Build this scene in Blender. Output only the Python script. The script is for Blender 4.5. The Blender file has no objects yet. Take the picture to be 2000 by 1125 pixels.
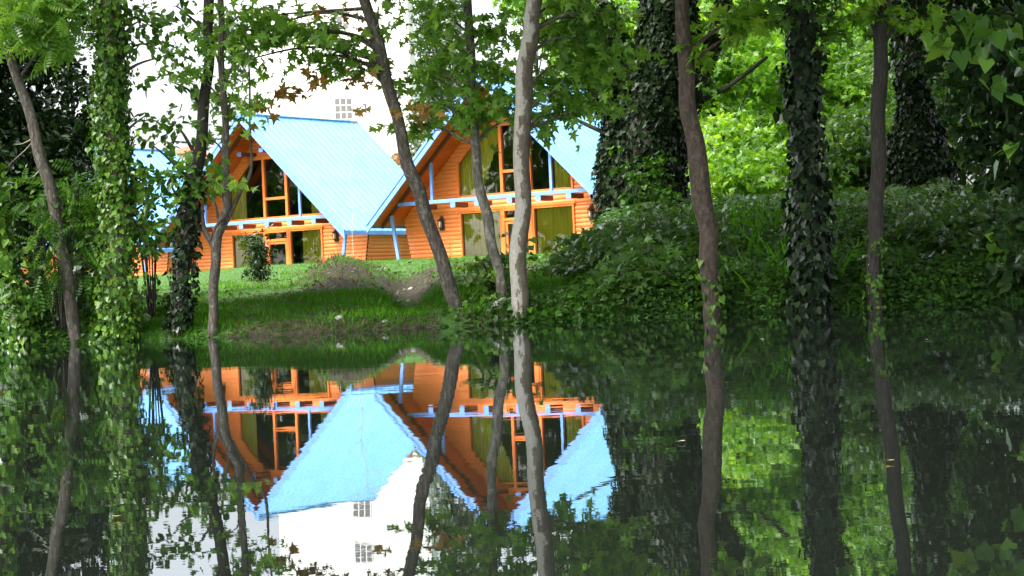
import bpy, math, random
import numpy as np
from mathutils import Vector, Matrix
R = math.radians
SC = bpy.context.scene
COL = SC.collection

# ------------------------------------------------------------ camera, sky, sun, exposure
F, HOR, ROLL, H = 4000.0, 580.5, 0.0453, 0.30
PITCH = math.atan((HOR-562.5)/F)
cam_d = bpy.data.cameras.new('camera'); cam_d.sensor_width = 36; cam_d.lens = 36*F/2000
cam_d.clip_start = 0.05; cam_d.clip_end = 3000
cam = bpy.data.objects.new('camera', cam_d); COL.objects.link(cam)
cam.matrix_world = Matrix.Translation((0, 0, H)) @ Matrix.Rotation(math.pi/2+PITCH, 4, 'X') @ Matrix.Rotation(-ROLL, 4, 'Z')
SC.camera = cam

SUN_DIR = Vector((-0.50, -0.40, 0.77)).normalized()          # towards the sun
elev = math.asin(SUN_DIR.z); azim = math.atan2(SUN_DIR.x, SUN_DIR.y)
w = bpy.data.worlds.new('World'); SC.world = w; w.use_nodes = True
wn = w.node_tree.nodes; wl = w.node_tree.links
sky = wn.new('ShaderNodeTexSky'); sky.sky_type = 'NISHITA'; sky.sun_disc = False
sky.sun_elevation = elev; sky.sun_rotation = azim; sky.dust_density = 5.0; sky.air_density = 1.0; sky.ozone_density = 1.0
hs = wn.new('ShaderNodeHueSaturation'); hs.inputs['Saturation'].default_value = 0.25
wl.new(sky.outputs['Color'], hs.inputs['Color'])
bg = wn['Background']; wl.new(hs.outputs['Color'], bg.inputs['Color']); bg.inputs['Strength'].default_value = 0.15
sd = bpy.data.lights.new('sun', 'SUN'); sd.energy = 1.35; sd.angle = R(10); sd.color = (1.0, 0.94, 0.85)
sun = bpy.data.objects.new('sun', sd); COL.objects.link(sun)
sun.rotation_euler = (-SUN_DIR).to_track_quat('-Z', 'Y').to_euler()
SC.view_settings.view_transform = 'Standard'; SC.view_settings.look = 'None'
SC.view_settings.exposure = 1.95; SC.view_settings.gamma = 1.0

# ------------------------------------------------------------ helpers
rng = np.random.default_rng(7)
def at(px, py, Y):
    a = px-1000; b = 562.5-py; c, s = math.cos(ROLL), math.sin(ROLL)
    x = a*c+b*s; y = -a*s+b*c
    d = np.array([x/F, math.cos(PITCH)-y/F*math.sin(PITCH), math.sin(PITCH)+y/F*math.cos(PITCH)])
    return d*(Y/d[1])+np.array([0, 0, H])
def tag(o, label=None, cat=None, group=None, kind=None):
    if label: o['label'] = label
    if cat: o['category'] = cat
    if group: o['group'] = group
    if kind: o['kind'] = kind
    return o
def empty(name, loc, rz=0, label=None, cat=None, group=None):
    o = bpy.data.objects.new(name, None); COL.objects.link(o); o.location = tuple(float(v) for v in loc)
    o.rotation_euler = (0, 0, rz); o.empty_display_size = 0.2
    return tag(o, label, cat, group)
def mesh_np(name, V, Fc, mats, parent=None, attr=None, smooth=False, off=None, midx=None):
    """V (n,3), Fc (m,k) -> one mesh object; off is subtracted (the parent's place)"""
    V = np.asarray(V, dtype=np.float32)
    if off is not None: V = V-np.asarray(off, dtype=np.float32)
    Fc = np.asarray(Fc, dtype=np.int32); m, k = Fc.shape
    me = bpy.data.meshes.new(name)
    me.vertices.add(len(V)); me.vertices.foreach_set('co', V.ravel())
    me.loops.add(m*k); me.loops.foreach_set('vertex_index', Fc.ravel())
    me.polygons.add(m); me.polygons.foreach_set('loop_start', np.arange(m, dtype=np.int32)*k)
    me.polygons.foreach_set('loop_total', np.full(m, k, dtype=np.int32))
    if smooth: me.polygons.foreach_set('use_smooth', np.ones(m, dtype=bool))
    for mt in (mats if isinstance(mats, (list, tuple)) else [mats]): me.materials.append(mt)
    if midx is not None: me.polygons.foreach_set('material_index', np.asarray(midx, dtype=np.int32))
    if attr is not None:
        for an, av in attr.items():
            a = me.attributes.new(an, 'FLOAT', 'POINT'); a.data.foreach_set('value', np.asarray(av, dtype=np.float32))
    me.update(calc_edges=True); me.validate()
    o = bpy.data.objects.new(name, me); COL.objects.link(o)
    if parent is not None: o.parent = parent
    return o
class MB:
    def __init__(s): s.v = []; s.f = []
    def add(s, vs, fs):
        n = len(s.v); s.v += [tuple(map(float, p)) for p in vs]; s.f += [tuple(n+i for i in q) for q in fs]
    def box(s, x0, x1, y0, y1, z0, z1):
        s.add([(x0,y0,z0),(x1,y0,z0),(x1,y1,z0),(x0,y1,z0),(x0,y0,z1),(x1,y0,z1),(x1,y1,z1),(x0,y1,z1)],
              [(0,3,2,1),(4,5,6,7),(0,1,5,4),(1,2,6,5),(2,3,7,6),(3,0,4,7)])
    def bar(s, a, b, wd, dp, up=(0, 0, 1)):
        a = Vector(a); b = Vector(b); d = (b-a).normalized(); x = d.cross(Vector(up)).normalized()*wd/2; y = x.cross(d).normalized()*dp/2
        vs = [a-x-y, a+x-y, a+x+y, a-x+y, b-x-y, b+x-y, b+x+y, b-x+y]
        s.add(vs, [(0,3,2,1),(4,5,6,7),(0,1,5,4),(1,2,6,5),(2,3,7,6),(3,0,4,7)])
    def prism(s, pts, v0, v1):                       # pts (u,z) polygon extruded along v
        n = len(pts)
        s.add([(p[0], v0, p[1]) for p in pts]+[(p[0], v1, p[1]) for p in pts],
              [tuple(range(n)), tuple(range(2*n-1, n-1, -1))]+[(i, n+i, n+(i+1) % n, (i+1) % n) for i in range(n)])
    def tube(s, pts, rad, k=8):
        V, Q = tube_np(np.array(pts, float), np.array(rad, float), k); s.add(V, [tuple(q) for q in Q])
    def lathe(s, prof, c=(0, 0, 0), k=12):
        vs = []; fs = []
        for r, z in prof:
            for i in range(k): a = 2*math.pi*i/k; vs.append((c[0]+r*math.cos(a), c[1]+r*math.sin(a), c[2]+z))
        for j in range(len(prof)-1):
            for i in range(k): fs.append((j*k+i, j*k+(i+1) % k, (j+1)*k+(i+1) % k, (j+1)*k+i))
        s.add(vs, fs)
    def build(s, name, m, parent=None, bevel=0, smooth=False):
        me = bpy.data.meshes.new(name); me.from_pydata(s.v, [], s.f)
        me.materials.append(m); me.validate()
        if smooth: me.polygons.foreach_set('use_smooth', [True]*len(me.polygons))
        o = bpy.data.objects.new(name, me); COL.objects.link(o)
        if parent is not None: o.parent = parent
        if bevel:
            b = o.modifiers.new('bevel', 'BEVEL'); b.width = bevel; b.segments = 1; b.limit_method = 'ANGLE'
        return o
def tube_np(P, Rr, k=8, lump=0.0, seed=0, flare=None):
    n = len(P); T = np.gradient(P, axis=0); T /= np.linalg.norm(T, axis=1)[:, None]+1e-9
    up = np.array([0.02, 1.0, 0.03]); X = np.cross(T, up); X /= np.linalg.norm(X, axis=1)[:, None]+1e-9; Y = np.cross(T, X)
    a = np.arange(k)*2*math.pi/k
    rr = np.repeat(Rr[:, None], k, 1)
    if lump:
        ph = seed*1.7; t = np.arange(n)[:, None]
        rr = rr*(1+lump*(np.sin(a*3+ph+t*.13)*.5+np.sin(a*5-t*.21+ph*2)*.3+np.sin(a*2+t*.37+ph)*.45+.35*np.sin(t*.9+ph+a*1.0)))
    V = P[:, None, :]+rr[:, :, None]*(np.cos(a)[None, :, None]*X[:, None, :]+np.sin(a)[None, :, None]*Y[:, None, :])
    V = V.reshape(-1, 3)
    j = np.repeat(np.arange(n-1), k); i = np.tile(np.arange(k), n-1); i2 = (i+1) % k
    Q = np.stack([j*k+i, j*k+i2, (j+1)*k+i2, (j+1)*k+i], 1)
    return V, Q
def smooth_path(P, n):
    P = np.array(P, float); m = len(P); out = []
    for t in np.linspace(0, m-1-1e-6, n):
        i = int(t); u = t-i
        p0 = P[max(i-1, 0)]; p1 = P[i]; p2 = P[i+1]; p3 = P[min(i+2, m-1)]
        out.append(.5*((2*p1)+(-p0+p2)*u+(2*p0-5*p1+4*p2-p3)*u*u+(-p0+3*p1-3*p2+p3)*u**3))
    return np.array(out)
class NB:                                            # numpy mesh collector of quads
    def __init__(s): s.V = []; s.Q = []; s.n = 0
    def add(s, V, Q): s.V.append(V); s.Q.append(Q+s.n); s.n += len(V)
    def build(s, name, m, parent=None, off=None, smooth=True):
        return mesh_np(name, np.concatenate(s.V), np.concatenate(s.Q), m, parent, None, smooth, off)

# ------------------------------------------------------------ materials
def mat(name):
    m = bpy.data.materials.new(name); m.use_nodes = True
    nt = m.node_tree; return m, nt, nt.nodes, nt.links, nt.nodes['Principled BSDF']
def noise(nt, scale, detail=4, rough=.6, vec=None, dist=0):
    n = nt.nodes.new('ShaderNodeTexNoise'); n.inputs['Scale'].default_value = scale; n.inputs['Detail'].default_value = detail
    n.inputs['Roughness'].default_value = rough; n.inputs['Distortion'].default_value = dist
    if vec is not None: nt.links.new(vec, n.inputs['Vector'])
    return n
def ramp(nt, fac, stops, interp='LINEAR'):
    r = nt.nodes.new('ShaderNodeValToRGB'); r.color_ramp.interpolation = interp; e = r.color_ramp.elements
    while len(e) < len(stops): e.new(0.5)
    for i, (p, c) in enumerate(stops): e[i].position = p; e[i].color = (*c, 1)
    nt.links.new(fac, r.inputs['Fac']); return r
def coords(nt, scale=(1, 1, 1), kind='Object'):
    t = nt.nodes.new('ShaderNodeTexCoord'); mp = nt.nodes.new('ShaderNodeMapping'); mp.inputs['Scale'].default_value = scale
    nt.links.new(t.outputs[kind], mp.inputs['Vector']); return mp.outputs['Vector']
def bump(nt, h, strength, dist, bs):
    b = nt.nodes.new('ShaderNodeBump'); b.inputs['Strength'].default_value = strength; b.inputs['Distance'].default_value = dist
    nt.links.new(h, b.inputs['Height']); nt.links.new(b.outputs['Normal'], bs.inputs['Normal']); return b
def simple(name, c, rough=.6, var=.12, scale=3, vs=(1, 1, 1), bumps=0, metal=0):
    m, nt, N, L, bs = mat(name)
    n = noise(nt, scale, 5, .6, coords(nt, vs))
    r = ramp(nt, n.outputs['Fac'], [(.25, tuple(v*(1-var) for v in c)), (.75, tuple(min(1, v*(1+var)) for v in c))])
    L.new(r.outputs['Color'], bs.inputs['Base Color']); bs.inputs['Roughness'].default_value = rough; bs.inputs['Metallic'].default_value = metal
    if bumps: bump(nt, n.outputs['Fac'], bumps, .02, bs)
    return m
def leaf_mat(name, dark, mid, light, trans=.5, gloss=.35, tcol=None, shine=.18):
    m = bpy.data.materials.new(name); m.use_nodes = True; nt = m.node_tree; N = nt.nodes; L = nt.links; N.clear()
    out = N.new('ShaderNodeOutputMaterial')
    a = N.new('ShaderNodeAttribute'); a.attribute_name = 'tint'
    r = ramp(nt, a.outputs['Fac'], [(0, dark), (.5, mid), (1, light)])
    d = N.new('ShaderNodeBsdfDiffuse'); L.new(r.outputs['Color'], d.inputs['Color'])
    t = N.new('ShaderNodeBsdfTranslucent')
    mx = N.new('ShaderNodeMix'); mx.data_type = 'RGBA'; mx.blend_type = 'MULTIPLY'; mx.inputs[0].default_value = 1
    L.new(r.outputs['Color'], mx.inputs[6]); mx.inputs[7].default_value = (*(tcol or (1.6, 1.5, .5)), 1)
    L.new(mx.outputs[2], t.inputs['Color'])
    ms = N.new('ShaderNodeMixShader'); ms.inputs[0].default_value = trans; L.new(d.outputs[0], ms.inputs[1]); L.new(t.outputs[0], ms.inputs[2])
    g = N.new('ShaderNodeBsdfGlossy'); g.inputs['Roughness'].default_value = gloss
    fr = N.new('ShaderNodeFresnel'); fr.inputs['IOR'].default_value = 1.4
    fm = N.new('ShaderNodeMath'); fm.operation = 'MULTIPLY'; L.new(fr.outputs[0], fm.inputs[0]); fm.inputs[1].default_value = shine
    m2 = N.new('ShaderNodeMixShader'); L.new(fm.outputs[0], m2.inputs[0]); L.new(ms.outputs[0], m2.inputs[1]); L.new(g.outputs[0], m2.inputs[2])
    L.new(m2.outputs[0], out.inputs['Surface']); return m
M = {}
def wood_mat(name, c, vs, sc=1.0):
    m, nt, N, L, bs = mat(name)
    v = coords(nt, vs)
    n = noise(nt, 1.6*sc, 8, .65, v, .6)
    n2 = noise(nt, 1.1, 3, .5, coords(nt, (1, 1, 1)))
    r = ramp(nt, n.outputs['Fac'], [(.25, tuple(x*.82 for x in c)), (.5, c), (.8, tuple(min(1, x*1.18) for x in c))])
    mx = N.new('ShaderNodeMix'); mx.data_type = 'RGBA'; mx.blend_type = 'MULTIPLY'; mx.inputs[0].default_value = .5
    r2 = ramp(nt, n2.outputs['Fac'], [(.3, (.7, .66, .6)), (.7, (1, 1, 1))])
    L.new(r.outputs['Color'], mx.inputs[6]); L.new(r2.outputs['Color'], mx.inputs[7]); L.new(mx.outputs[2], bs.inputs['Base Color'])
    bs.inputs['Roughness'].default_value = .42; bump(nt, n.outputs['Fac'], .25, .01, bs); return m
ORANGE = (.92, .26, .07)
M['log'] = wood_mat('varnished_log_siding', ORANGE, (.6, .6, 9))
M['soffit'] = wood_mat('varnished_soffit_boards', (.66, .13, .018), (9, .5, 9))
M['frame'] = wood_mat('varnished_frame_wood', (.80, .20, .035), (5, 5, 1))
M['brown'] = wood_mat('dark_stained_wood', (.15, .045, .025), (5, 5, 1))
M['trim'] = simple('blue_painted_trim', (.15, .30, .70), .4, .14, 4)
def roof_mat():
    m, nt, N, L, bs = mat('pale_blue_sheet_metal')
    n = noise(nt, .8, 5, .6, coords(nt, (1, 1, 1)))
    r = ramp(nt, n.outputs['Fac'], [(.3, (.215, .50, .73)), (.75, (.285, .58, .80))])
    t = N.new('ShaderNodeTexCoord'); sp = N.new('ShaderNodeSeparateXYZ'); L.new(t.outputs['Object'], sp.inputs[0])
    a = N.new('ShaderNodeMath'); a.operation = 'MULTIPLY_ADD'; L.new(sp.outputs['Y'], a.inputs[0]); a.inputs[1].default_value = 17/7.9; a.inputs[2].default_value = .5-.30*17/7.9+20
    f = N.new('ShaderNodeMath'); f.operation = 'FRACT'; L.new(a.outputs[0], f.inputs[0])
    rr = ramp(nt, f.outputs[0], [(.36, (1, 1, 1)), (.44, (.62, .76, .88)), (.60, (.62, .76, .88)), (.68, (1, 1, 1))])
    mx = N.new('ShaderNodeMix'); mx.data_type = 'RGBA'; mx.blend_type = 'MULTIPLY'; mx.inputs[0].default_value = 1; L.new(r.outputs['Color'], mx.inputs[6]); L.new(rr.outputs['Color'], mx.inputs[7])
    L.new(mx.outputs[2], bs.inputs['Base Color']); bs.inputs['Roughness'].default_value = .42; return m
M['roof'] = roof_mat()
def curtain_mat():
    m, nt, N, L, bs = mat('olive_yellow_curtain')
    n = noise(nt, 3, 3, .5, coords(nt, (3, 1, .3)))
    r = ramp(nt, n.outputs['Fac'], [(.3, (.50, .46, .03)), (.7, (.72, .64, .05))])
    L.new(r.outputs['Color'], bs.inputs['Base Color']); bs.inputs['Roughness'].default_value = .7; return m
M['curtain'] = curtain_mat()
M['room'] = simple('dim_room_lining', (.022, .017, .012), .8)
def glass_mat():
    m = bpy.data.materials.new('window_glass'); m.use_nodes = True; nt = m.node_tree; N = nt.nodes; L = nt.links; N.clear()
    out = N.new('ShaderNodeOutputMaterial'); t = N.new('ShaderNodeBsdfTransparent'); t.inputs['Color'].default_value = (.85, .9, .87, 1)
    g = N.new('ShaderNodeBsdfGlossy'); g.inputs['Roughness'].default_value = .02
    fr = N.new('ShaderNodeFresnel'); fr.inputs['IOR'].default_value = 2.3
    n = noise(nt, .8, 2, .5, coords(nt)); b = N.new('ShaderNodeBump'); b.inputs['Strength'].default_value = .1; b.inputs['Distance'].default_value = .05
    L.new(n.outputs['Fac'], b.inputs['Height']); L.new(b.outputs['Normal'], g.inputs['Normal'])
    ms = N.new('ShaderNodeMixShader'); L.new(fr.outputs[0], ms.inputs[0]); L.new(t.outputs[0], ms.inputs[1]); L.new(g.outputs[0], ms.inputs[2])
    L.new(ms.outputs[0], out.inputs['Surface']); return m
M['glass'] = glass_mat()
M['iron'] = simple('dark_lantern_metal', (.06, .03, .02), .5)
M['lampglass'] = simple('frosted_lantern_glass', (.75, .72, .65), .3)
M['white'] = simple('white_render', (.82, .80, .76), .8, .04, .5)
M['cream'] = simple('cream_render', (.72, .62, .42), .8, .06, .5)
M['greyglass'] = simple('grey_window_panes', (.16, .15, .15), .2, .1, 2)
M['terracotta'] = simple('terracotta_roof', (.55, .12, .05), .7, .2, 3)
M['teal'] = simple('teal_green_sheet', (.05, .25, .16), .5, .15, 2)
def bark(name, a, b, c, vs, scale=6, strength=.8, patches=None, psc=5, thr=.49, side=0):
    m, nt, N, L, bs = mat(name); v = coords(nt, vs)
    n = noise(nt, scale, 8, .68, v, .4)
    r = ramp(nt, n.outputs['Fac'], [(.3, a), (.5, b), (.72, c)])
    col = r.outputs['Color']; h = n.outputs['Fac']
    if patches:
        p = noise(nt, psc, 5, .62, coords(nt, (1.5, 1.5, .8)), .3)
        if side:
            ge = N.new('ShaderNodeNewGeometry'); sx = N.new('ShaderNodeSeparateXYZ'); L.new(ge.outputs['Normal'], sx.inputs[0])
            ma = N.new('ShaderNodeMath'); ma.operation = 'MULTIPLY_ADD'; L.new(sx.outputs['X'], ma.inputs[0]); ma.inputs[1].default_value = -side; L.new(p.outputs['Fac'], ma.inputs[2]); pf = ma.outputs[0]  # fewer pale patches on the right: side shade put into the bark colour
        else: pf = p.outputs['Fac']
        pr = ramp(nt, pf, [(thr, (0, 0, 0)), (thr+.025, (1, 1, 1))])
        mx = N.new('ShaderNodeMix'); mx.data_type = 'RGBA'; L.new(pr.outputs['Color'], mx.inputs[0]); L.new(col, mx.inputs[6]); mx.inputs[7].default_value = (*patches, 1)
        fine = noise(nt, 30, 4, .6, coords(nt)); fr = ramp(nt, fine.outputs['Fac'], [(.35, (.72, .72, .72)), (.65, (1.1, 1.1, 1.1))])
        m3 = N.new('ShaderNodeMix'); m3.data_type = 'RGBA'; m3.blend_type = 'MULTIPLY'; m3.inputs[0].default_value = .8; L.new(mx.outputs[2], m3.inputs[6]); L.new(fr.outputs['Color'], m3.inputs[7])
        col = m3.outputs[2]
    L.new(col, bs.inputs['Base Color']); bs.inputs['Roughness'].default_value = .85; bump(nt, h, strength, .03, bs); return m
M['bark_grey'] = bark('grey_lichen_bark', (.02, .017, .013), (.06, .05, .038), (.13, .115, .09), (6, 6, 1.6), 6, .9, (.13, .125, .10), 14, .57)
M['bark_pale'] = bark('pale_grey_bark', (.04, .036, .028), (.11, .10, .08), (.19, .175, .145), (6, 6, 1.6), 6, .9, (.21, .20, .17), 10, .53)
M['bark_plane'] = bark('peeling_side_shaded_plane_bark', (.05, .042, .03), (.10, .085, .06), (.16, .14, .10), (3, 3, 1), 6, .5, (.27, .26, .225), 6, .50, .24)
M['bark_red'] = bark('scaly_brown_bark', (.014, .010, .008), (.048, .034, .024), (.12, .09, .06), (4, 4, 2.2), 6, 1.0)
M['bark_dark'] = bark('dark_damp_bark', (.006, .005, .004), (.02, .017, .013), (.055, .046, .036), (6, 6, 1.5))
M['twig'] = simple('pale_dead_twig', (.35, .30, .24), .8)
M['leaf_plane'] = leaf_mat('plane_leaf', (.03, .08, .015), (.07, .17, .025), (.16, .29, .045), .55)
M['leaf_bright'] = leaf_mat('fresh_backlit_leaf', (.06, .16, .02), (.16, .34, .03), (.36, .52, .06), .62)
M['leaf_fresh'] = leaf_mat('fresh_plane_leaf', (.08, .17, .03), (.15, .31, .05), (.27, .45, .08), .6)
M['leaf_bronze'] = leaf_mat('bronze_plane_leaf', (.20, .11, .03), (.34, .20, .05), (.32, .32, .07), .5, .35, (1.7, 1.2, .5))
M['leaf_dark'] = leaf_mat('dark_evergreen_leaf', (.008, .02, .006), (.018, .045, .012), (.05, .10, .025), .25, .3)
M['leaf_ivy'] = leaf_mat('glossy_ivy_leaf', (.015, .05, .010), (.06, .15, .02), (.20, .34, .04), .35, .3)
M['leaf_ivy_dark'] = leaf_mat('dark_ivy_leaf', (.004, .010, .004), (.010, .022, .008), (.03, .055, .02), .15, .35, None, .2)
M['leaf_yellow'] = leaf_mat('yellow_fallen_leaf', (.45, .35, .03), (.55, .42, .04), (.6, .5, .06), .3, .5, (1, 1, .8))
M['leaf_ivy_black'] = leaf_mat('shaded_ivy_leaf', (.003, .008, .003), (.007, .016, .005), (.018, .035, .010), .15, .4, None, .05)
M['leaf_weed'] = leaf_mat('undergrowth_leaf', (.012, .035, .006), (.034, .10, .010), (.095, .21, .02), .35, .45, None, .08)
M['grass'] = leaf_mat('grass_blade', (.028, .10, .006), (.065, .22, .010), (.14, .35, .02), .4, .5, None, .06)
M['straw'] = leaf_mat('dry_grass_blade', (.045, .034, .012), (.10, .078, .030), (.21, .165, .07), .3, .6, (1.1, 1, .8))
M['spruce'] = leaf_mat('pale_conifer_needles', (.06, .10, .07), (.13, .19, .12), (.24, .30, .14), .3, .5, (1.1, 1.1, .9))
M['stone'] = simple('pale_grey_stone', (.30, .28, .26), .8, .3, 12, (1, 1, 1), .4)

# ------------------------------------------------------------ terrain
def sn(x, y, s, seed=0):
    v = 0
    for k in range(5):
        a = seed*1.3+k*2.1; fx = math.cos(a*1.9+k)*s*(1+.55*k); fy = math.sin(a*1.9+k)*s*(1+.55*k)
        v = v+np.sin(x*fx+y*fy+a*3.7+1.3*np.sin(x*fy*.7-y*fx*.6+a))/(1+.5*k)
    return v/3.0
CPX = np.array([-9000, -1500, 0, 270, 450, 560, 660, 760, 850, 1000, 1100, 1140, 1185, 1400, 1750, 2000, 3500, 9000.])
CH = np.array([1.2, 1.0, .85, .90, 1.00, 1.18, 1.38, 1.30, 1.32, 1.30, 1.32, 1.42, 1.95, 2.08, 2.12, 2.3, 2.8, 2.8])
def smooth01(t): t = np.clip(t, 0, 1); return t*t*(3-2*t)
def shore(x): return 23.05+.10*sn(x, 0*x, 1.1, 3)+.04*sn(x, 0*x, 4.5, 5)
def ground(x, y):
    x = np.asarray(x, float); y = np.asarray(y, float)
    t = y-shore(x); a = 1000+4000*x/np.clip(y, 21, 90); hb = np.interp(a, CPX, CH)
    fr = np.interp(y, [23, 25, 30, 40, 50, 57], [0, .25, .43, .68, .88, 1])
    lip = (.08+.09*smooth01((a-1050)/200)+.12*smooth01((250-a)/60))*smooth01(t/.22)
    far = np.interp(y, [57, 80, 120, 220, 700], [0, 1, 1.1, 2.0, 10])
    tgt = np.interp(x, [-40, -19, -9.5, 4, 10, 60], [1.3, 1.55, 1.95, 1.9, 2.2, 2.4])
    z = np.where(y > 57, hb+(tgt-hb)*far, lip+(hb-.13)*fr*np.clip(1-.0*t, 0, 1))
    near = smooth01((t)/.8)*smooth01((64-y)/10)*np.clip((y-18)/20, .4, 1.3)
    z = z+near*(.08*sn(x, y, .9, 1)+.075*sn(x, y, 2.6, 2)+.035*sn(x, y, 7, 4))
    z = z+.24*np.exp(-((a-668)/50)**2)*smooth01((y-26)/12)*smooth01((54-y)/9)-.12*np.exp(-((a-560)/50)**2)*smooth01((y-26)/10)*smooth01((56-y)/6)
    z = z-.26*np.exp(-((a-798)/45)**2)*smooth01(t/2)*smooth01((54-y)/6)
    z = np.where(t < 0, np.maximum(-.9, t*.75), np.maximum(z, -.05)+.03*smooth01(t/.08))
    # the far bank on the camera's side, behind the lens
    b = (-6-y); z = np.where(b > 0, np.minimum(-.9+b*.55, 1.0+.06*sn(x, y, .3, 9)), z)
    return z
def dirtmask(x, y):
    x = np.asarray(x, float); y = np.asarray(y, float); t = y-shore(x)
    a = 1000+4000*x/np.clip(y, 21, 90)
    path = np.exp(-((a-800)/62)**2)*smooth01((52-y)/6)
    face = np.exp(-((a-660)/80)**2)*smooth01((52-y)/8)*.85
    low = smooth01((.35-t)/.3)*.3
    left = np.exp(-((a-620)/260)**2)*smooth01((30-y)/4)*.68
    face2 = np.maximum(np.exp(-((a-960)/90)**2)*smooth01((50-y)/8)*.6, smooth01((a-1000)/80)*smooth01((1450-a)/150)*np.clip(2.2*sn(x, y, .55, 99)-.1, 0, 1)*.9)
    m = np.maximum.reduce([path, face, low, left, face2])+.25*sn(x, y, 1.4, 11)+.12*sn(x, y, 5, 12)
    return np.clip(m, 0, 1)
def make_ground():
    xs = np.concatenate([[-700, -400, -200, -120, -80, -60], np.arange(-45, -14, 1.0), np.arange(-14, 15, .09), np.arange(15, 46, 1.0), [60, 80, 120, 200, 400, 700]])
    ys = np.concatenate([[-300, -120, -60, -30, -15, -10], np.arange(-8, 22, 1.5), np.arange(22, 30, .07), np.arange(30, 60, .16), np.arange(60, 110, 2.0), [115, 130, 150, 180, 220, 300, 450, 700, 1200]])
    X, Y = np.meshgrid(xs, ys); V = np.stack([X, Y, ground(X, Y)], -1).reshape(-1, 3)
    nx, ny = len(xs), len(ys); i, j = np.meshgrid(np.arange(nx-1), np.arange(ny-1)); i = i.ravel(); j = j.ravel()
    Q = np.stack([j*nx+i, j*nx+i+1, (j+1)*nx+i+1, (j+1)*nx+i], 1)
    m, nt, N, L, bs = mat('bank_soil_and_turf'); c = coords(nt)
    n1 = noise(nt, 9, 8, .7, c); n2 = noise(nt, 2.2, 6, .6, c)
    g = ramp(nt, n1.outputs['Fac'], [(.3, (.03, .07, .012)), (.6, (.06, .15, .02)), (.8, (.12, .22, .04))])
    d = ramp(nt, n1.outputs['Fac'], [(.28, (.010, .008, .004)), (.5, (.038, .028, .016)), (.74, (.11, .088, .058))])
    a = N.new('ShaderNodeAttribute'); a.attribute_name = 'dirt'
    mt = N.new('ShaderNodeMath'); mt.operation = 'MULTIPLY_ADD'; L.new(n2.outputs['Fac'], mt.inputs[0]); mt.inputs[1].default_value = .8; mt.inputs[2].default_value = -.4
    m2 = N.new('ShaderNodeMath'); m2.operation = 'ADD'; L.new(mt.outputs[0], m2.inputs[0]); L.new(a.outputs['Fac'], m2.inputs[1])
    rr = ramp(nt, m2.outputs[0], [(.25, (0, 0, 0)), (.5, (1, 1, 1))])
    mx = N.new('ShaderNodeMix'); mx.data_type = 'RGBA'; L.new(rr.outputs['Color'], mx.inputs[0]); L.new(g.outputs['Color'], mx.inputs[6]); L.new(d.outputs['Color'], mx.inputs[7])
    L.new(mx.outputs[2], bs.inputs['Base Color']); bs.inputs['Roughness'].default_value = .95; bump(nt, n1.outputs['Fac'], 1.0, .06, bs)
    dm = dirtmask(V[:, 0], V[:, 1]); dm[(V[:, 1] > 60) | (V[:, 1] < 20)] *= .3
    o = mesh_np('ground', V, Q, m, None, {'dirt': dm}, True)
    tag(o, kind='structure')
make_ground()
def make_water():
    mb = MB(); mb.add([(-300, -40, 0), (300, -40, 0), (300, 26, 0), (-300, 26, 0)], [(0, 1, 2, 3)])
    m = bpy.data.materials.new('still_pond_water'); m.use_nodes = True; nt = m.node_tree; N = nt.nodes; L = nt.links; N.clear()
    out = N.new('ShaderNodeOutputMaterial')
    g = N.new('ShaderNodeBsdfGlossy'); g.inputs['Roughness'].default_value = 0.0; g.inputs['Color'].default_value = (.86, .90, .95, 1)
    d = N.new('ShaderNodeBsdfDiffuse'); d.inputs['Color'].default_value = (.010, .013, .010, 1)
    c = coords(nt)
    n1 = noise(nt, 3.0, 2, .5, c); n2 = noise(nt, 14, 3, .55, c); n3 = noise(nt, .5, 2, .5, c)
    r3 = ramp(nt, n3.outputs['Fac'], [(.35, (.3, .3, .3)), (.7, (1, 1, 1))])
    ml = N.new('ShaderNodeMath'); ml.operation = 'MULTIPLY'; L.new(n2.outputs['Fac'], ml.inputs[0]); ml.inputs[1].default_value = .16
    ad = N.new('ShaderNodeMath'); ad.operation = 'ADD'; L.new(n1.outputs['Fac'], ad.inputs[0]); L.new(ml.outputs[0], ad.inputs[1])
    mu = N.new('ShaderNodeMath'); mu.operation = 'MULTIPLY'; L.new(ad.outputs[0], mu.inputs[0]); L.new(r3.outputs['Color'], mu.inputs[1])
    b = N.new('ShaderNodeBump'); b.inputs['Strength'].default_value = 1.0; b.inputs['Distance'].default_value = .00052
    L.new(mu.outputs[0], b.inputs['Height']); L.new(b.outputs['Normal'], g.inputs['Normal'])
    fr = N.new('ShaderNodeFresnel'); fr.inputs['IOR'].default_value = 1.9
    ms = N.new('ShaderNodeMixShader'); L.new(fr.outputs[0], ms.inputs[0]); L.new(d.outputs[0], ms.inputs[1]); L.new(g.outputs[0], ms.inputs[2])
    L.new(ms.outputs[0], out.inputs['Surface'])
    tag(mb.build('water', m), kind='structure')
make_water()

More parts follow.
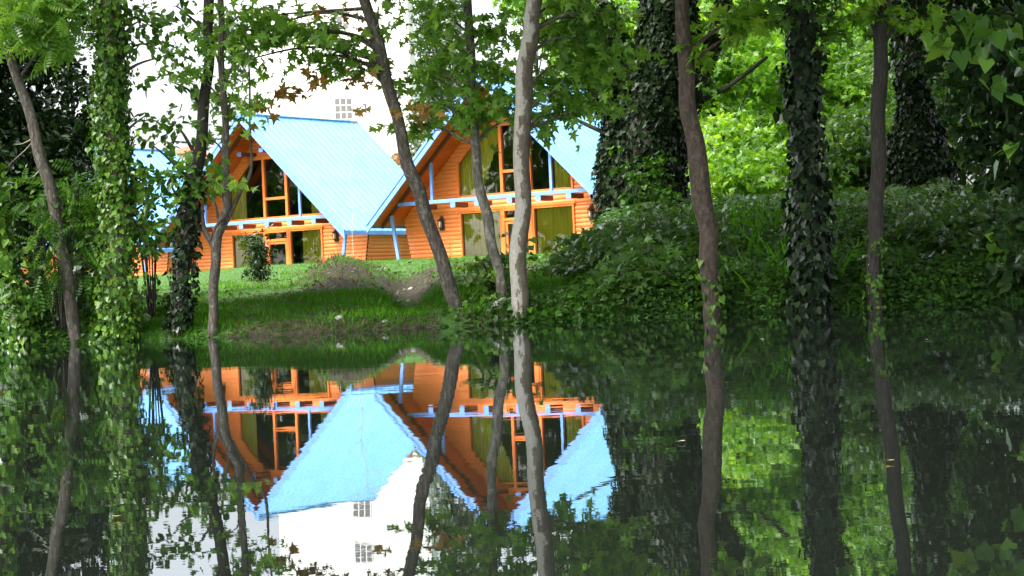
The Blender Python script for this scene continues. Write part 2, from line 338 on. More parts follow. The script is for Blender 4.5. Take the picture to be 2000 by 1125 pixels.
# ------------------------------------------------------------ cabins (local u right, v back, z up; base at world z 2.0)
YAW = .6071
ZA, ZE, ZB, W, RL = 7.09, 1.47, 2.23, 5.86, 8.4
SL = (ZA-ZE)/W
WV, BV = 2.1, .85                                     # wall plane and beam plane behind the verge
def roofz(u): return ZA-SL*abs(u)
def log_rows(mb, z0, z1, spans, place, h=.17, ok=None):
    """rounded siding courses; spans(zlo,zhi)-> list of (uL(z),uR(z)) functions; place(u,out,z)->xyz"""
    z = z0
    while z < z1-1e-4:
        zt = min(z+h, z1)
        for fl, fr in spans(z, zt):
            prof = [(0.0, z), (.022, z+.012), (.040, z+.045), (.046, (z+zt)/2), (.040, zt-.045), (.022, zt-.012), (0.0, zt)]
            prof = [p for i, p in enumerate(prof) if i == 0 or p[1] > prof[i-1][1]]
            vs = []; fs = []
            for o_, zz in prof:
                a, b = fl(zz), fr(zz)
                if b < a: a = b = (a+b)/2
                vs += [place(a, o_, zz), place(b, o_, zz)]
            for k in range(len(prof)-1): fs.append((2*k, 2*k+1, 2*k+3, 2*k+2))
            mb.add(vs, fs)
        z = zt
def wall_half(z): return 5.12+.42*min(1, max(0, (z+.7)/2.2))      # walls lean outwards up to the eaves
WL, WR, LZ = -2.66, 2.90, 1.88                        # lower glazing
UL, UR, UZ, UT = -2.73, 2.90, 2.43, 5.20              # upper glazing, bottom and lintel heights
MU1, MU2 = -.57, .92
def upper_l(z): return max(UL, -(ZA-.62-z)/SL)
def upper_r(z): return min(UR, (ZA-.62-z)/SL)
def curtain(parent, u0, u1, z0, z1, v, zf0=None, zf1=None, name='curtain'):
    n = max(8, int((u1-u0)/.02)); us = np.linspace(u0, u1, n)
    ph = rng.uniform(0, 6); vv = v+.035*np.sin(us*42+ph+1.3*np.sin(us*5+ph))
    zt = np.array([zf1(u) if zf1 else z1 for u in us]); zb = np.array([zf0(u) if zf0 else z0 for u in us])
    V = np.concatenate([np.stack([us, vv, zb], 1), np.stack([us, vv*1.0+.0, zt], 1)])
    i = np.arange(n-1); Q = np.stack([i, i+1, i+1+n, i+n], 1)
    return mesh_np(name, V, Q, M['curtain'], parent, None, True)
def build_cabin(k, label, full_curtains):
    ox, oy = -12.0285+11.0702*k, 93-12.7128*k
    root = empty('a_frame_cabin', (ox, oy, 2.0), -YAW, label, 'cabin', 'orange log cabins with blue roofs')
    # roof: two slabs with standing seams
    mb = MB(); th = .07
    for s in (-1, 1):
        pts = [(0, ZA), (s*W, ZE), (s*W, ZE+th*1.3), (0, ZA+th*1.3)]
        if s > 0: pts = pts[::-1]
        mb.prism(pts, .02, RL)
        n = 18
        for i in range(n):
            v = .30+i*(RL-.5)/(n-1)
            mb.bar((s*.06, v, ZA+th*1.3-.05*SL+.01), (s*(W-.02), v, roofz(W-.02)+th*1.3+.01), .05, .035, (0, 1, 0))
    mb.bar((0, 0, ZA+.11), (0, RL, ZA+.11), .22, .05)
    mb.build('roof', M['roof'], root)
    # soffit boards under the overhangs
    so = MB()
    for s in (-1, 1):
        n = 46
        for i in range(n):
            a = .03+i*(W-.05)/n; b = .03+(i+1)*(W-.05)/n-.012
            so.add([(s*a, .05, roofz(a)-.012), (s*b, .05, roofz(b)-.012), (s*b, WV+.1, roofz(b)-.012), (s*a, WV+.1, roofz(a)-.012),
                    (s*a, .05, roofz(a)-.032), (s*b, .05, roofz(b)-.032), (s*b, WV+.1, roofz(b)-.032), (s*a, WV+.1, roofz(a)-.032)],
                   [(0,1,2,3),(4,7,6,5),(0,4,5,1),(1,5,6,2),(2,6,7,3),(3,7,4,0)])
        so.add([(s*.02, .05, ZA-.03), (s*(W-.02), .05, roofz(W-.02)-.009), (s*(W-.02), RL-.02, roofz(W-.02)-.009), (s*.02, RL-.02, ZA-.03)], [(0,1,2,3)])
    so.build('soffit', M['soffit'], root)
    # verge boards, front and back, and eaves fascia
    for v0, v1 in ((-.05, 0.018), (RL+.002, RL+.05)):
        vb = MB()
        for s in (-1, 1):
            pts = [(0, ZA+.14), (0, ZA-.26), (s*(W+.03), ZE-.29), (s*(W+.03), ZE+.11)]
            if s < 0: pts = pts[::-1]
            vb.prism(pts, v0, v1)
            if v0 < 0:                                  # the thin upper lath of the verge
                pts = [(0, ZA+.16), (0, ZA+.02), (s*(W+.04), ZE-.01), (s*(W+.04), ZE+.13)]
                if s < 0: pts = pts[::-1]
                vb.prism(pts, v0-.035, v0-.002)
        vb.build('verge_board', M['trim'], root)
    for s in (-1, 1):
        fb = MB(); fb.box(*( (W-.0, W+.035) if s > 0 else (-W-.035, -W)), .02, RL, ZE-.10, ZE+.06); fb.build('eaves_fascia', M['trim'], root)
    # rafters in the beam plane
    for s in (-1, 1):
        rb = MB()
        pts = [(s*.02, ZA-.05), (s*.02, ZA-.24), (s*(W-.1), roofz(W-.1)-.22), (s*(W-.1), roofz(W-.1)-.035)]
        if s < 0: pts = pts[::-1]
        rb.prism(pts, BV-.06, BV+.06); rb.build('rafter', M['brown'], root)
    # tie beam, posts, struts
    hw = (ZA-ZB)/SL-.18
    b = MB(); b.box(-hw, hw, BV-.07, BV+.07, ZB-.02, ZB+.13); b.build('tie_beam', M['trim'], root, .01)
    for u in (-3.14, 2.66):
        p = MB(); p.box(u-.055, u+.055, BV-.05, BV+.05, ZB+.13, roofz(u)-.2); p.build('post', M['trim'], root)
    for s in (-1, 1):
        p = MB(); p.bar((s*5.28, BV, roofz(5.28)-.16), (s*4.86, BV, -.75), .14, .12, (0, 1, 0)); p.build('strut', M['trim'], root, .008)
    for u in (-3.62, -2.05, -.86, .72, 2.08, 3.50):
        st = MB(); st.box(u-.11, u+.11, BV-.09, BV+.80, ZB-.22, ZB-.024); o = st.build('joist_end', M['brown'], root)
        cp = MB(); cp.box(u-.115, u+.115, BV-.112, BV-.092, ZB-.225, ZB-.02); cp.build('end_cap', M['trim'], o)
    for u, z in ((-1.0, 5.45), (.35, 5.55)):
        st = MB(); st.box(u-.12, u+.12, 1.0, WV-.06, z-.1, z+.08); o = st.build('purlin_end', M['brown'], root)
        cp = MB(); cp.box(u-.125, u+.125, .97, .998, z-.105, z+.085); cp.build('end_cap', M['trim'], o)
    # front wall of rounded logs
    lw = MB()
    def spans(a, c):
        z = (a+c)/2
        full = (lambda q: -min(wall_half(q), (ZA-.02-q)/SL), lambda q: min(wall_half(q), (ZA-.02-q)/SL))
        if z < LZ: return [(full[0], lambda q: WL), (lambda q: WR, full[1])]
        if z < UZ: return [full]
        if z < UT: return [(full[0], upper_l), (upper_r, full[1])]
        return [full]
    log_rows(lw, -.78, LZ, spans, lambda u, o_, z: (u, WV-o_, z)); log_rows(lw, LZ, UZ, spans, lambda u, o_, z: (u, WV-o_, z), (UZ-LZ)/3)
    log_rows(lw, UZ, UT, spans, lambda u, o_, z: (u, WV-o_, z)); log_rows(lw, UT, ZA-.1, spans, lambda u, o_, z: (u, WV-o_, z))
    lw.build('front_wall', M['log'], root, smooth=False)
    # side and rear walls
    vb_ = RL-.7
    for s in (-1, 1):
        sw = MB()
        log_rows(sw, -.78, ZE+.25, lambda a, c: [(lambda q: WV+.0, lambda q: vb_)],
                 (lambda u, o_, z: (wall_half(z)+o_, u, z)) if s > 0 else (lambda u, o_, z: (-wall_half(z)-o_, WV+vb_-u, z)))
        sw.build('side_wall', M['log'], root)
    rw = MB(); log_rows(rw, -.78, ZA-.1, lambda a, c: [(lambda q: -min(wall_half(q), (ZA-.02-q)/SL), lambda q: min(wall_half(q), (ZA-.02-q)/SL))], lambda u, o_, z: (-u, vb_+o_, z))
    rw.build('rear_wall', M['log'], root)
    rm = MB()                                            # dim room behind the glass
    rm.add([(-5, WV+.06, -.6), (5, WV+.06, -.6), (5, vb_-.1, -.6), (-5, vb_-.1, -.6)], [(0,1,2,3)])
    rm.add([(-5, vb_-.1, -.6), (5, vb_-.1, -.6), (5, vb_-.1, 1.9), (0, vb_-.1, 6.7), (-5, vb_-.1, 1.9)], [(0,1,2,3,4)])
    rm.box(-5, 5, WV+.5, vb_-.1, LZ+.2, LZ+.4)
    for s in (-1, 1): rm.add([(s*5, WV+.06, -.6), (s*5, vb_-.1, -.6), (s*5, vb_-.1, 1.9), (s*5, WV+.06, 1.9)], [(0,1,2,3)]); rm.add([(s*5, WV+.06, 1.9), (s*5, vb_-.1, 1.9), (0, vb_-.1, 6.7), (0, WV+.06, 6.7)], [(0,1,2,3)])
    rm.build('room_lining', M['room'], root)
    # lower window band: frame, panes, curtains
    def frame_boxes(rects, name, parent, bev=.006):
        f = MB()
        for a in rects: f.box(*a)
        return f.build(name, M['frame'], parent, bev)
    v0, v1 = WV-.10, WV+.05
    for name, a, c in (('window', WL, MU1), ('window', MU2, WR)):
        f = frame_boxes([(a, a+.07, v0, v1, -.7, LZ-.005), (c-.09, c, v0, v1, -.7, LZ-.005), (a+.07, c-.09, v0, v1, LZ-.10, LZ-.005)], name, root)
        g = MB(); g.add([(a+.07, WV, -.7), (c-.09, WV, -.7), (c-.09, WV, LZ-.1), (a+.07, WV, LZ-.1)], [(0,1,2,3)]); g.build('pane', M['glass'], f)
    lt = frame_boxes([(WL-.08, WR+.08, WV-.13, WV-.102, LZ-.02, LZ+.10)], 'lintel', root)
    # door between them
    d = frame_boxes([(MU1+.002, MU1+.14, v0-.02, v1, -.7, LZ-.005), (MU2-.14, MU2-.002, v0-.02, v1, -.7, LZ-.005), (MU1+.14, MU2-.14, v0-.02, v1, LZ-.11, LZ-.005),
                     (MU1+.14, MU2-.14, v0-.02, v1, 1.36, 1.48)], 'door', root)
    lf = frame_boxes([(MU1+.145, MU1+.26, v0+.02, v1-.02, -.7, 1.355), (MU2-.26, MU2-.145, v0+.02, v1-.02, -.7, 1.355), (MU1+.26, MU2-.26, v0+.02, v1-.02, 1.24, 1.355),
                      (MU1+.26, MU2-.26, v0+.02, v1-.02, -.7, -.3)], 'door_leaf', d)
    g = MB(); g.add([(MU1+.2, WV, -.5), (MU2-.2, WV, -.5), (MU2-.2, WV, LZ-.1), (MU1+.2, WV, LZ-.1)], [(0,1,2,3)]); g.build('pane', M['glass'], d)
    hd = MB(); hd.bar((MU1+.2, v0-.02, .3), (MU1+.2, v0-.02, .45), .025, .025, (0, 1, 0)); hd.build('handle', M['iron'], d)
    # upper glazing under the gable
    t = .09
    rects = [(UL, UL+t, v0, v1, UZ, upz(UL)), (UR-t, UR, v0, v1, UZ, upz(UR)), (MU1, MU1+.13, v0, v1, UZ, UT), (MU2-.13, MU2, v0, v1, UZ, upz(MU2)),
             (UL+t, MU1, v0+.01, v1, UZ, UZ+t), (MU1+.13, MU2-.13, v0+.01, v1, UZ, UZ+t), (MU2, UR-t, v0+.01, v1, UZ, UZ+t), (MU1+.13, MU2-.13, v0+.01, v1, 3.30, 3.42),
             (upper_l(UT)-.1, upper_r(UT)+.1, v0-.03, v1+.01, UT-.005, UT+.17)]
    f = MB()
    for a in rects: f.box(*a)
    for s, ue in ((-1, UL), (1, UR)):
        ut = upper_r(UT); zt = UT; a = (s*ut, zt); c = (ue, upz(ue))
        pts = [a, c, (c[0], c[1]-.13), (a[0], a[1]-.13)]
        if s > 0: pts = pts[::-1]
        f.prism(pts, v0+.005, v1-.004)
    fu = f.build('gable_window', M['frame'], root)
    g = MB(); g.add([(UL+.03, WV, UZ+.03), (UR-.03, WV, UZ+.03), (UR-.03, WV, upz(UR)-.03), (upper_r(UT), WV, UT), (upper_l(UT), WV, UT), (UL+.03, WV, upz(UL)-.03)], [(0,1,2,3,4,5)])
    g.build('pane', M['glass'], fu)
    # curtains
    cv = WV+.10
    curtain(root, WL+.05, MU1-.05, -.7, LZ-.06, cv)
    curtain(root, MU2+.05 if full_curtains else MU2+.68, WR-.05, -.7, LZ-.06, cv)
    q = 1.05 if full_curtains else 1.0
    if not full_curtains: curtain(root, UL+.05, UL+.95, 0, 0, cv, lambda u: UZ+.05, lambda u: upz(u)-.05)
    else: curtain(root, UL+.05, MU1-.1, 0, 0, cv, lambda u: UZ+.05+max(0, (u-UL-q)*2.2), lambda u: max(min(UT, upz(u)-.05), UZ+.06+max(0, (u-UL-q)*2.2)))
    curtain(root, 1.95 if full_curtains else 2.2, UR-.05, 0, 0, cv, lambda u: UZ+.05, lambda u: upz(u)-.05)
    # wall lanterns
    for u in (-3.6, 3.7):
        if k == 0 and u < 0: pass
        l = MB(); l.box(u-.13, u+.13, WV-.075, WV-.05, 1.16, 1.62); l.prism([(u-.13, 1.62), (u+.13, 1.62), (u+.05, 1.76), (u-.05, 1.76)], WV-.075, WV-.05)
        l.lathe([(.0, 1.66), (.085, 1.60), (.12, 1.57), (.11, 1.55), (.0, 1.56)], (u, WV-.19, 0)); l.lathe([(0, 1.23), (.08, 1.23), (.09, 1.27), (0, 1.28)], (u, WV-.19, 0))
        for i in range(4): aa = i*math.pi/2+.78; l.bar((u+.08*math.cos(aa), WV-.19+.08*math.sin(aa), 1.26), (u+.1*math.cos(aa), WV-.19+.1*math.sin(aa), 1.57), .014, .014, (0, 1, 0))
        l.bar((u, WV-.06, 1.66), (u, WV-.2, 1.66), .02, .02)
        lo = l.build('wall_lantern', M['iron'], root)
        gl = MB(); gl.lathe([(.0, 1.285), (.05, 1.30), (.058, 1.42), (.05, 1.53), (0, 1.54)], (u, WV-.19, 0)); gl.build('lamp_glass', M['lampglass'], lo, smooth=True)
    return root
def upz(u): return min(UT, ZA-.62-SL*abs(u))
build_cabin(0, 'middle log cabin with half-drawn curtains beside its glass door, behind the grassy slope', False)
build_cabin(1, 'nearest and largest log cabin, partly behind the pale plane trunk, all lower curtains drawn', True)
build_cabin(-1, 'leftmost log cabin, almost hidden behind ivy trunks with only roof and a corner showing', True)

# ------------------------------------------------------------ houses behind
def white_house():
    p = at(510, 250, 160); x0 = p[0]; x1 = at(806, 240, 160)[0]; y0 = 160
    r = empty('tall_house', ((x0+x1)/2, y0, 3), 0, 'tall white rendered house with small-paned windows rising above the blue cabin roof', 'house')
    hx = (x1-x0)/2
    b = MB(); b.box(-hx, hx, 0, 10, -2, 28); b.build('wall', M['white'], r)
    rf = MB(); rf.prism([(-hx-.6, 28), (hx+.6, 28), (0, 32)], -.6, 10.6); rf.build('roof', M['terracotta'], r)
    cx = at(671, 212, 160)[0]-(x0+x1)/2
    for j in range(7):
        for off in ((0,) if j > 2 else (0,)):
            zc = at(671, 212, 160)[2]-3+(j-1)*3.5
            fr = MB(); w2, h2 = .72, .86
            fr.box(cx-w2, cx+w2, -.06, 0.02, zc-h2, zc+h2); f = fr.build('window', M['white'], r)
            for a in range(3):
                for c in range(3):
                    pn = MB(); xx = cx-w2+.07+a*(2*w2-.06)/3; zz = zc-h2+.07+c*(2*h2-.06)/3
                    pn.box(xx, xx+.37, -.075, -.062, zz, zz+.46); pn.build('pane', M['greyglass'], f)
white_house()
def small_house(name, px0, px1, py_eave, py_top, Y, mat_, label, depth=7, wins=()):
    a = at(px0, py_eave, Y); c = at(px1, py_eave, Y); zt = at((px0+px1)/2, py_top, Y)[2]; ze = (a[2]+c[2])/2
    g = float(ground(a[0], Y)); cx = (a[0]+c[0])/2; hx = (c[0]-a[0])/2
    r = empty(name, (cx, Y, g), 0, label, 'house')
    b = MB(); b.box(-hx, hx, 0, depth, -.5, ze-g); b.build('wall', mat_, r)
    rf = MB()
    rf.add([(-hx-.4, -.4, ze-g), (hx+.4, -.4, ze-g), (hx+.4, depth+.4, ze-g), (-hx-.4, depth+.4, ze-g), (-hx+.6, depth/2, zt-g), (hx-.6, depth/2, zt-g)], [(0,1,5,4), (1,2,5), (2,3,4,5), (3,0,4), (0,3,2,1)])
    rf.build('roof', M['terracotta'], r)
    for px, py, ww, hh in wins:
        q = at(px, py, Y); fr = MB(); fr.box(q[0]-cx-ww/2-.08, q[0]-cx+ww/2+.08, -.05, .01, q[2]-g-hh/2-.08, q[2]-g+hh/2+.08); f = fr.build('window', M['white'], r)
        pn = MB(); pn.box(q[0]-cx-ww/2, q[0]-cx+ww/2, -.065, -.052, q[2]-g-hh/2, q[2]-g+hh/2); pn.build('pane', M['greyglass'], f)
small_house('low_house', 335, 386, 300, 280, 150, M['cream'], 'low cream house with a dark window glimpsed between the left trunks', 6, [(372, 317, .7, 1.0)])
small_house('red_roofed_house', 770, 850, 325, 291, 175, M['cream'], 'small red-roofed house glimpsed in the gap between the two cabin roofs', 6, [(800, 335, .8, .8)])

# ------------------------------------------------------------ leaves
def tmpl(kind):
    if kind == 'palm':
        tips = [(-.50, .02), (-.52, .50), (0, 1.0), (.52, .50), (.50, .02)]; nt_ = [(-.10, -.02), (-.20, .28), (-.17, .52), (.17, .52), (.20, .28), (.10, -.02)]
        V = [(0, .12, .05)]+[(x, y, -.03) for x, y in nt_]+[(x, y, -.10-.06*abs(x)) for x, y in tips]
        Fq = [(0, 1+i, 7+i, 2+i) for i in range(5)]
    elif kind == 'heart':
        V = [(0, .08, 0), (-.30, -.06, .06), (-.46, .25, .08), (0, 1.0, -.06), (.46, .25, .08), (.30, -.06, .06)]
        Fq = [(0, 1, 2, 3), (0, 3, 4, 5)]
    elif kind == 'lance':
        V = [(0, 0, 0), (-.20, .40, .05), (0, 1, -.12), (.20, .40, .05)]; Fq = [(0, 1, 2, 3)]
    elif kind == 'blob':
        V = [(0, 0, 0), (-.34, .38, .08), (-.2, .8, .0), (0, 1, -.10), (.34, .38, .08), (.2, .8, 0)]; Fq = [(0, 1, 2, 3), (0, 3, 5, 4)]
    elif kind == 'pinnate':
        V = []; Fq = []
        for i in range(6):
            y = .12+i*.15; l = .34*(1-.35*abs(i-2.5)/2.5)
            for s in (-1, 1):
                n = len(V); dx, dy = s*l*.93, l*.35; V += [(0, y, 0), (s*.0+dx*.45, y+dy*.45-.055, -.01), (dx, y+dy, -.08), (dx*.45, y+dy*.45+.065, -.01)]; Fq.append((n, n+1, n+2, n+3))
        n = len(V); V += [(0, .95, 0), (-.06, 1.08, 0), (0, 1.28, -.08), (.06, 1.08, 0)]; Fq.append((n, n+1, n+2, n+3))
        n = len(V); V += [(-.006, 0, 0), (.006, 0, 0), (.006, 1, 0), (-.006, 1, 0)]; Fq.append((n, n+1, n+2, n+3))
    elif kind == 'blade':
        V = [(-.05, 0, 0), (.05, 0, 0), (.035, .55, .06), (-.035, .55, .06), (.004, 1, .22), (-.004, 1, .22)]; Fq = [(0, 1, 2, 3), (3, 2, 4, 5)]
    return np.array(V, float), np.array(Fq)
TM = {k: tmpl(k) for k in ('palm', 'heart', 'lance', 'blob', 'pinnate', 'blade')}
def unit(a): return a/(np.linalg.norm(a, axis=-1, keepdims=True)+1e-9)
def leaves(name, P, D, Nn, S, kind, m, parent=None, off=None, tint=None):
    V, Fq = TM[kind]; n = len(P)
    y = unit(D); x = unit(np.cross(y, Nn)); z = np.cross(x, y)
    vv = P[:, None, :]+S[:, None, None]*(V[None, :, 0:1]*x[:, None, :]+V[None, :, 1:2]*y[:, None, :]+V[None, :, 2:3]*z[:, None, :])
    k = len(V); Q = (np.arange(n)*k)[:, None, None]+Fq[None]
    if tint is None: tint = rng.beta(2.2, 2.2, n)
    return mesh_np(name, vv.reshape(-1, 3), Q.reshape(-1, 4), m, parent, {'tint': np.repeat(tint, k)}, False, off)
def rand_dirs(n, g=None): g = g or rng; return unit(g.normal(size=(n, 3)))
def spray_leaves(C, Rr, nspray, per, size, droop=.35, flat=.7, g=rng, spread=.22, tilt=.75):
    """leafy twigs filling the ellipsoid at C with radii Rr"""
    u = rand_dirs(nspray, g)*(g.random((nspray, 1))**.45); S0 = C+u*Rr
    out = unit(u*np.array([1, 1, flat])+g.normal(size=(nspray, 3))*.5); out[:, 2] = out[:, 2]*.5-droop*.5; out = unit(out)
    t = g.random((nspray, per))
    ln = spread*(1.0+.5*g.random((nspray, 1)))
    P = S0[:, None, :]+out[:, None, :]*(t*ln*2-ln*.5)[..., None]+g.normal(size=(nspray, per, 3))*spread*.22*np.array([1, 1, .55])
    D = out[:, None, :]*.8+g.normal(size=(nspray, per, 3))*.7; D[..., 2] -= droop
    N_ = np.array([0, -.25, 1.0])+g.normal(size=(nspray, per, 3))*tilt
    tw = (g.random((nspray, 1))*.5+g.random((nspray, per))*.5)
    return P.reshape(-1, 3), D.reshape(-1, 3), N_.reshape(-1, 3), size*(.65+.6*g.random(nspray*per)), tw.reshape(-1), S0
def ivy_on(path, rad, n, size, thick, g=rng, t0=0, t1=1, face=None):
    idx = (t0+(t1-t0)*g.random(n))*(len(path)-1); i = np.clip(idx.astype(int), 0, len(path)-2); u = (idx-i)[:, None]
    P = path[i]*(1-u)+path[i+1]*u; r = rad[i]*(1-u[:, 0])+rad[i+1]*u[:, 0]
    a = g.random(n)*2*math.pi
    nrm = np.stack([np.cos(a), np.sin(a), np.zeros(n)], 1)
    clump = .5+.5*np.sin(idx*.7+a*2)*np.sin(idx*.31+a)
    P = P+nrm*(r+thick*(g.random(n)**1.3)*(.35+clump))[:, None]
    D = np.array([0, 0, -1.0])+nrm*.35+g.normal(size=(n, 3))*.45; N_ = nrm+g.normal(size=(n, 3))*.45+np.array([0, 0, .35])
    return P, D, N_, size*(.5+.8*g.random(n))

def tree(name, label, cat, Y, path, limbs=(), clumps=(), bark_='bark_grey', leaf='leaf_plane', kind='palm', lsize=.14, ivy=None, shade_canopy=5, group=None, lump=.06, ext=True, seed=1, lean=0.0, ctop=8.0, twigs=True, extra=None, wf=.84):
    """path: (px,py,width_px) from base to top at distance Y; limbs: lists of the same; clumps: (px,py,rx,ry,n,[dy]) leafy masses"""
    g = np.random.default_rng(seed)
    def w3(l, y0=0): return np.array([at(a, b, Y+y0+lean*(path[0][1]-b)/600) for a, b, _ in l]), np.array([c*.5*wf*Y/F for _, _, c in l])
    P, r = w3(path)
    base = P[0].copy(); gz = float(ground(base[0], base[1])); P = np.vstack([[base[0], base[1], min(gz-.3, base[2]-.25)], P]); r = np.concatenate([[r[0]*1.35], r])
    if ext:
        d = P[-1]-P[-2]; d = d/np.linalg.norm(d); d[2] = max(d[2], .8)
        P = np.vstack([P, P[-1]+d*2.0, P[-1]+d*4.5]); r = np.concatenate([r, [r[-1]*.85, r[-1]*.5]])
    base[2] = max(gz, 0)
    root = empty(name, base, 0, label, cat, group)
    n = 70; PP = smooth_path(P, n); rr = np.interp(np.linspace(0, len(P)-1, n), np.arange(len(P)), r)
    PP[:, 0] += .012*np.sin(np.arange(n)*.55+seed); 
    nb = NB(); nb.add(*tube_np(PP, rr, 14, lump, seed))
    allp = [(PP, rr)]
    for lb in limbs:
        lp, lr = w3(lb); lp[:, 1] += np.linspace(0, g.uniform(-.3, .3), len(lp))
        q = smooth_path(lp, 26); qr = np.interp(np.linspace(0, len(lp)-1, 26), np.arange(len(lp)), lr); nb.add(*tube_np(q, qr, 9, lump, seed+3)); allp.append((q, qr))
    Ps = []
    for cl in clumps:
        px, py, rx, ry, ns = cl[:5]; dy = cl[5] if len(cl) > 5 else 0
        C = at(px, py, Y+dy); Rr = np.array([rx, rx*.9, ry])*Y/F
        a = spray_leaves(C, Rr, ns, 9, lsize, g=g); Ps.append(a[:5])
        if twigs:
            # a limb from the nearest trunk point out to the clump, and twigs to its sprays
            dd = np.linalg.norm(PP-(C-np.array([0, 0, .35])), axis=1); i0 = int(np.argmin(dd)); s0 = PP[i0]; L_ = np.linalg.norm(C-s0)
            mid = (s0+C)/2+np.array([0, 0, .10*L_])+g.normal(size=3)*.06*L_
            q = smooth_path([s0, mid, C], 12); nb.add(*tube_np(q, np.linspace(min(rr[i0]*.4, .028), .006, 12), 5))
            for s in a[5][::2]:
                m_ = (C+s)/2+g.normal(size=3)*.04; nb.add(*tube_np(smooth_path([C, m_, s], 4), np.linspace(.005, .002, 4), 3))
    if shade_canopy:  # leaf clumps above the frame, added only to shade what lies below
        top = PP[-1]
        for i in range(shade_canopy):
            C = top+np.array([g.uniform(-2.4, 2.4), g.uniform(-4.0, 2.0), g.uniform(-.4, 2.4)]); C[2] = max(C[2], 1.9+.147*C[1]+1.0)
            a = spray_leaves(C, np.array([2.0, 2.0, .9]), 110, 9, .32, g=g, spread=.45); Ps.append(a[:5])
            nb.add(*tube_np(smooth_path([PP[-8], (PP[-8]+C)/2+g.normal(size=3)*.2, C], 8), np.linspace(.05, .015, 8), 5))
    nb.build('trunk', M[bark_], root, tuple(root.location))
    if Ps:
        A = [np.concatenate([p[i] for p in Ps]) for i in range(5)]
        leaves('crown', A[0], A[1], A[2], A[3], kind, M[leaf], root, tuple(root.location), A[4])
    if ivy:
        Pi = []
        for (which, nn, sz, th, t0, t1) in ivy['runs']:
            pth, rd = allp[which]; Pi.append(ivy_on(pth, rd, nn, sz, th, g, t0, t1))
        A = [np.concatenate([p[i] for p in Pi]) for i in range(4)]
        leaves('ivy', A[0], A[1], A[2], A[3], 'heart', M[ivy['mat']], root, tuple(root.location))
    if extra: extra(root, PP, rr, g)
    return root

SHORE_GROUP = None
def bigleaves(root, PP, rr, g):  # lit leaves of the dark crown: light put into a brighter leaf colour
    Y = 21.6; Ps = [spray_leaves(at(px, py, Y), np.array([rx, rx, ry])*Y/F, n, 7, .20, g=g, droop=.9)[:5] for px, py, rx, ry, n in [(1905, 45, 30, 20, 6), (1960, 55, 35, 25, 6), (1890, 25, 20, 10, 2), (1985, 300, 20, 30, 1), (1930, 170, 30, 20, 1)]]
    A = [np.concatenate([p[i] for p in Ps]) for i in range(5)]
    leaves('lit_glossy_leaves', A[0], A[1], A[2], A[3], 'heart', M['leaf_ivy'], root, tuple(root.location), A[4])
def overhead_shade(x0, x1, y0, y1, n, size):  # unseen limbs and leaves above the frame, added to darken the bank
    def f(root, PP, rr, g):
        Ps = []; nb = NB(); top = PP[-1]
        for i in range(n):
            C = np.array([g.uniform(x0, x1), g.uniform(y0, y1), 0]); C[2] = .3+.150*C[1]+2.0+g.uniform(0, 3)
            Ps.append(spray_leaves(C, np.array([2.4, 2.4, 1.0]), 60, 9, size, g=g, spread=size*1.6)[:5])
            m_ = (top+C)/2+np.array([0, 0, 1.0]); nb.add(*tube_np(smooth_path([top, m_, C], 10), np.linspace(.14, .03, 10), 5))
        nb.build('unseen_shade_bough', M['bark_dark'], root, tuple(root.location))
        A = [np.concatenate([p[i] for p in Ps]) for i in range(5)]
        leaves('unseen_shade_crown', A[0], A[1], A[2], A[3], 'palm', M['leaf_plane'], root, tuple(root.location), A[4])
    return f
def deadwood(root, PP, rr, g):
    nb = NB(); Y = 23.3
    for pts in ([(62, 245), (68, 268), (52, 290), (30, 310), (15, 325)], [(68, 268), (45, 280), (28, 282)], [(80, 330), (65, 345), (50, 350)]):
        q = smooth_path([at(a, b, Y-.12) for a, b in pts], 14); nb.add(*tube_np(q, np.linspace(.008, .003, 14), 4, .1))
    nb.build('dead_branch', M['twig'], root, tuple(root.location))
tree('ivy_tree', 'ivy-wrapped tree cut by the left edge of the photo, ivy down to the water', 'tree', 23.1,
     [(48, 684, 44), (35, 600, 40), (8, 520, 40), (-20, 400, 36), (-40, 200, 34), (-45, 0, 34)], ivy={'mat': 'leaf_ivy', 'runs': [(0, 2600, .085, .14, 0.02, .62)]},
     clumps=[(10, 380, 40, 60, 16), (-10, 520, 40, 50, 12)], leaf='leaf_ivy', kind='heart', lsize=.08, seed=11, bark_='bark_red')
tree('leaning_tree', 'slim grey trunk leaning left in front of the dark evergreen, with pale dead twigs', 'tree', 23.1,
     [(152, 682, 30), (133, 560, 29), (118, 470, 28), (95, 360, 28), (75, 290, 27), (45, 180, 24), (12, 80, 22), (-8, 0, 20)], extra=deadwood,
     clumps=[(70, 30, 60, 35, 22), (40, 8, 60, 25, 18), (110, 60, 50, 25, 12)], leaf='leaf_fresh', kind='pinnate', lsize=.28, seed=12)
tree('ivy_tree', 'thick trunk left of the cabins sheathed in bright green ivy', 'tree', 23.1,
     [(234, 680, 54), (228, 560, 54), (233, 460, 52), (225, 330, 46), (218, 180, 44), (213, 0, 44)], ivy={'mat': 'leaf_ivy', 'runs': [(0, 4600, .06, .12, .04, .80), (0, 1300, .065, .18, .04, .25), (0, 1300, .065, .17, .45, .75)]},
     clumps=[(275, 40, 50, 30, 10), (300, 85, 40, 20, 6), (285, 225, 34, 22, 4), (320, 110, 36, 12, 4), (200, 25, 70, 25, 12), (285, 345, 40, 24, 9), (300, 385, 44, 28, 11), (275, 440, 36, 44, 12)], leaf='leaf_plane', kind='blob', lsize=.10, seed=13, bark_='bark_red', wf=.95)
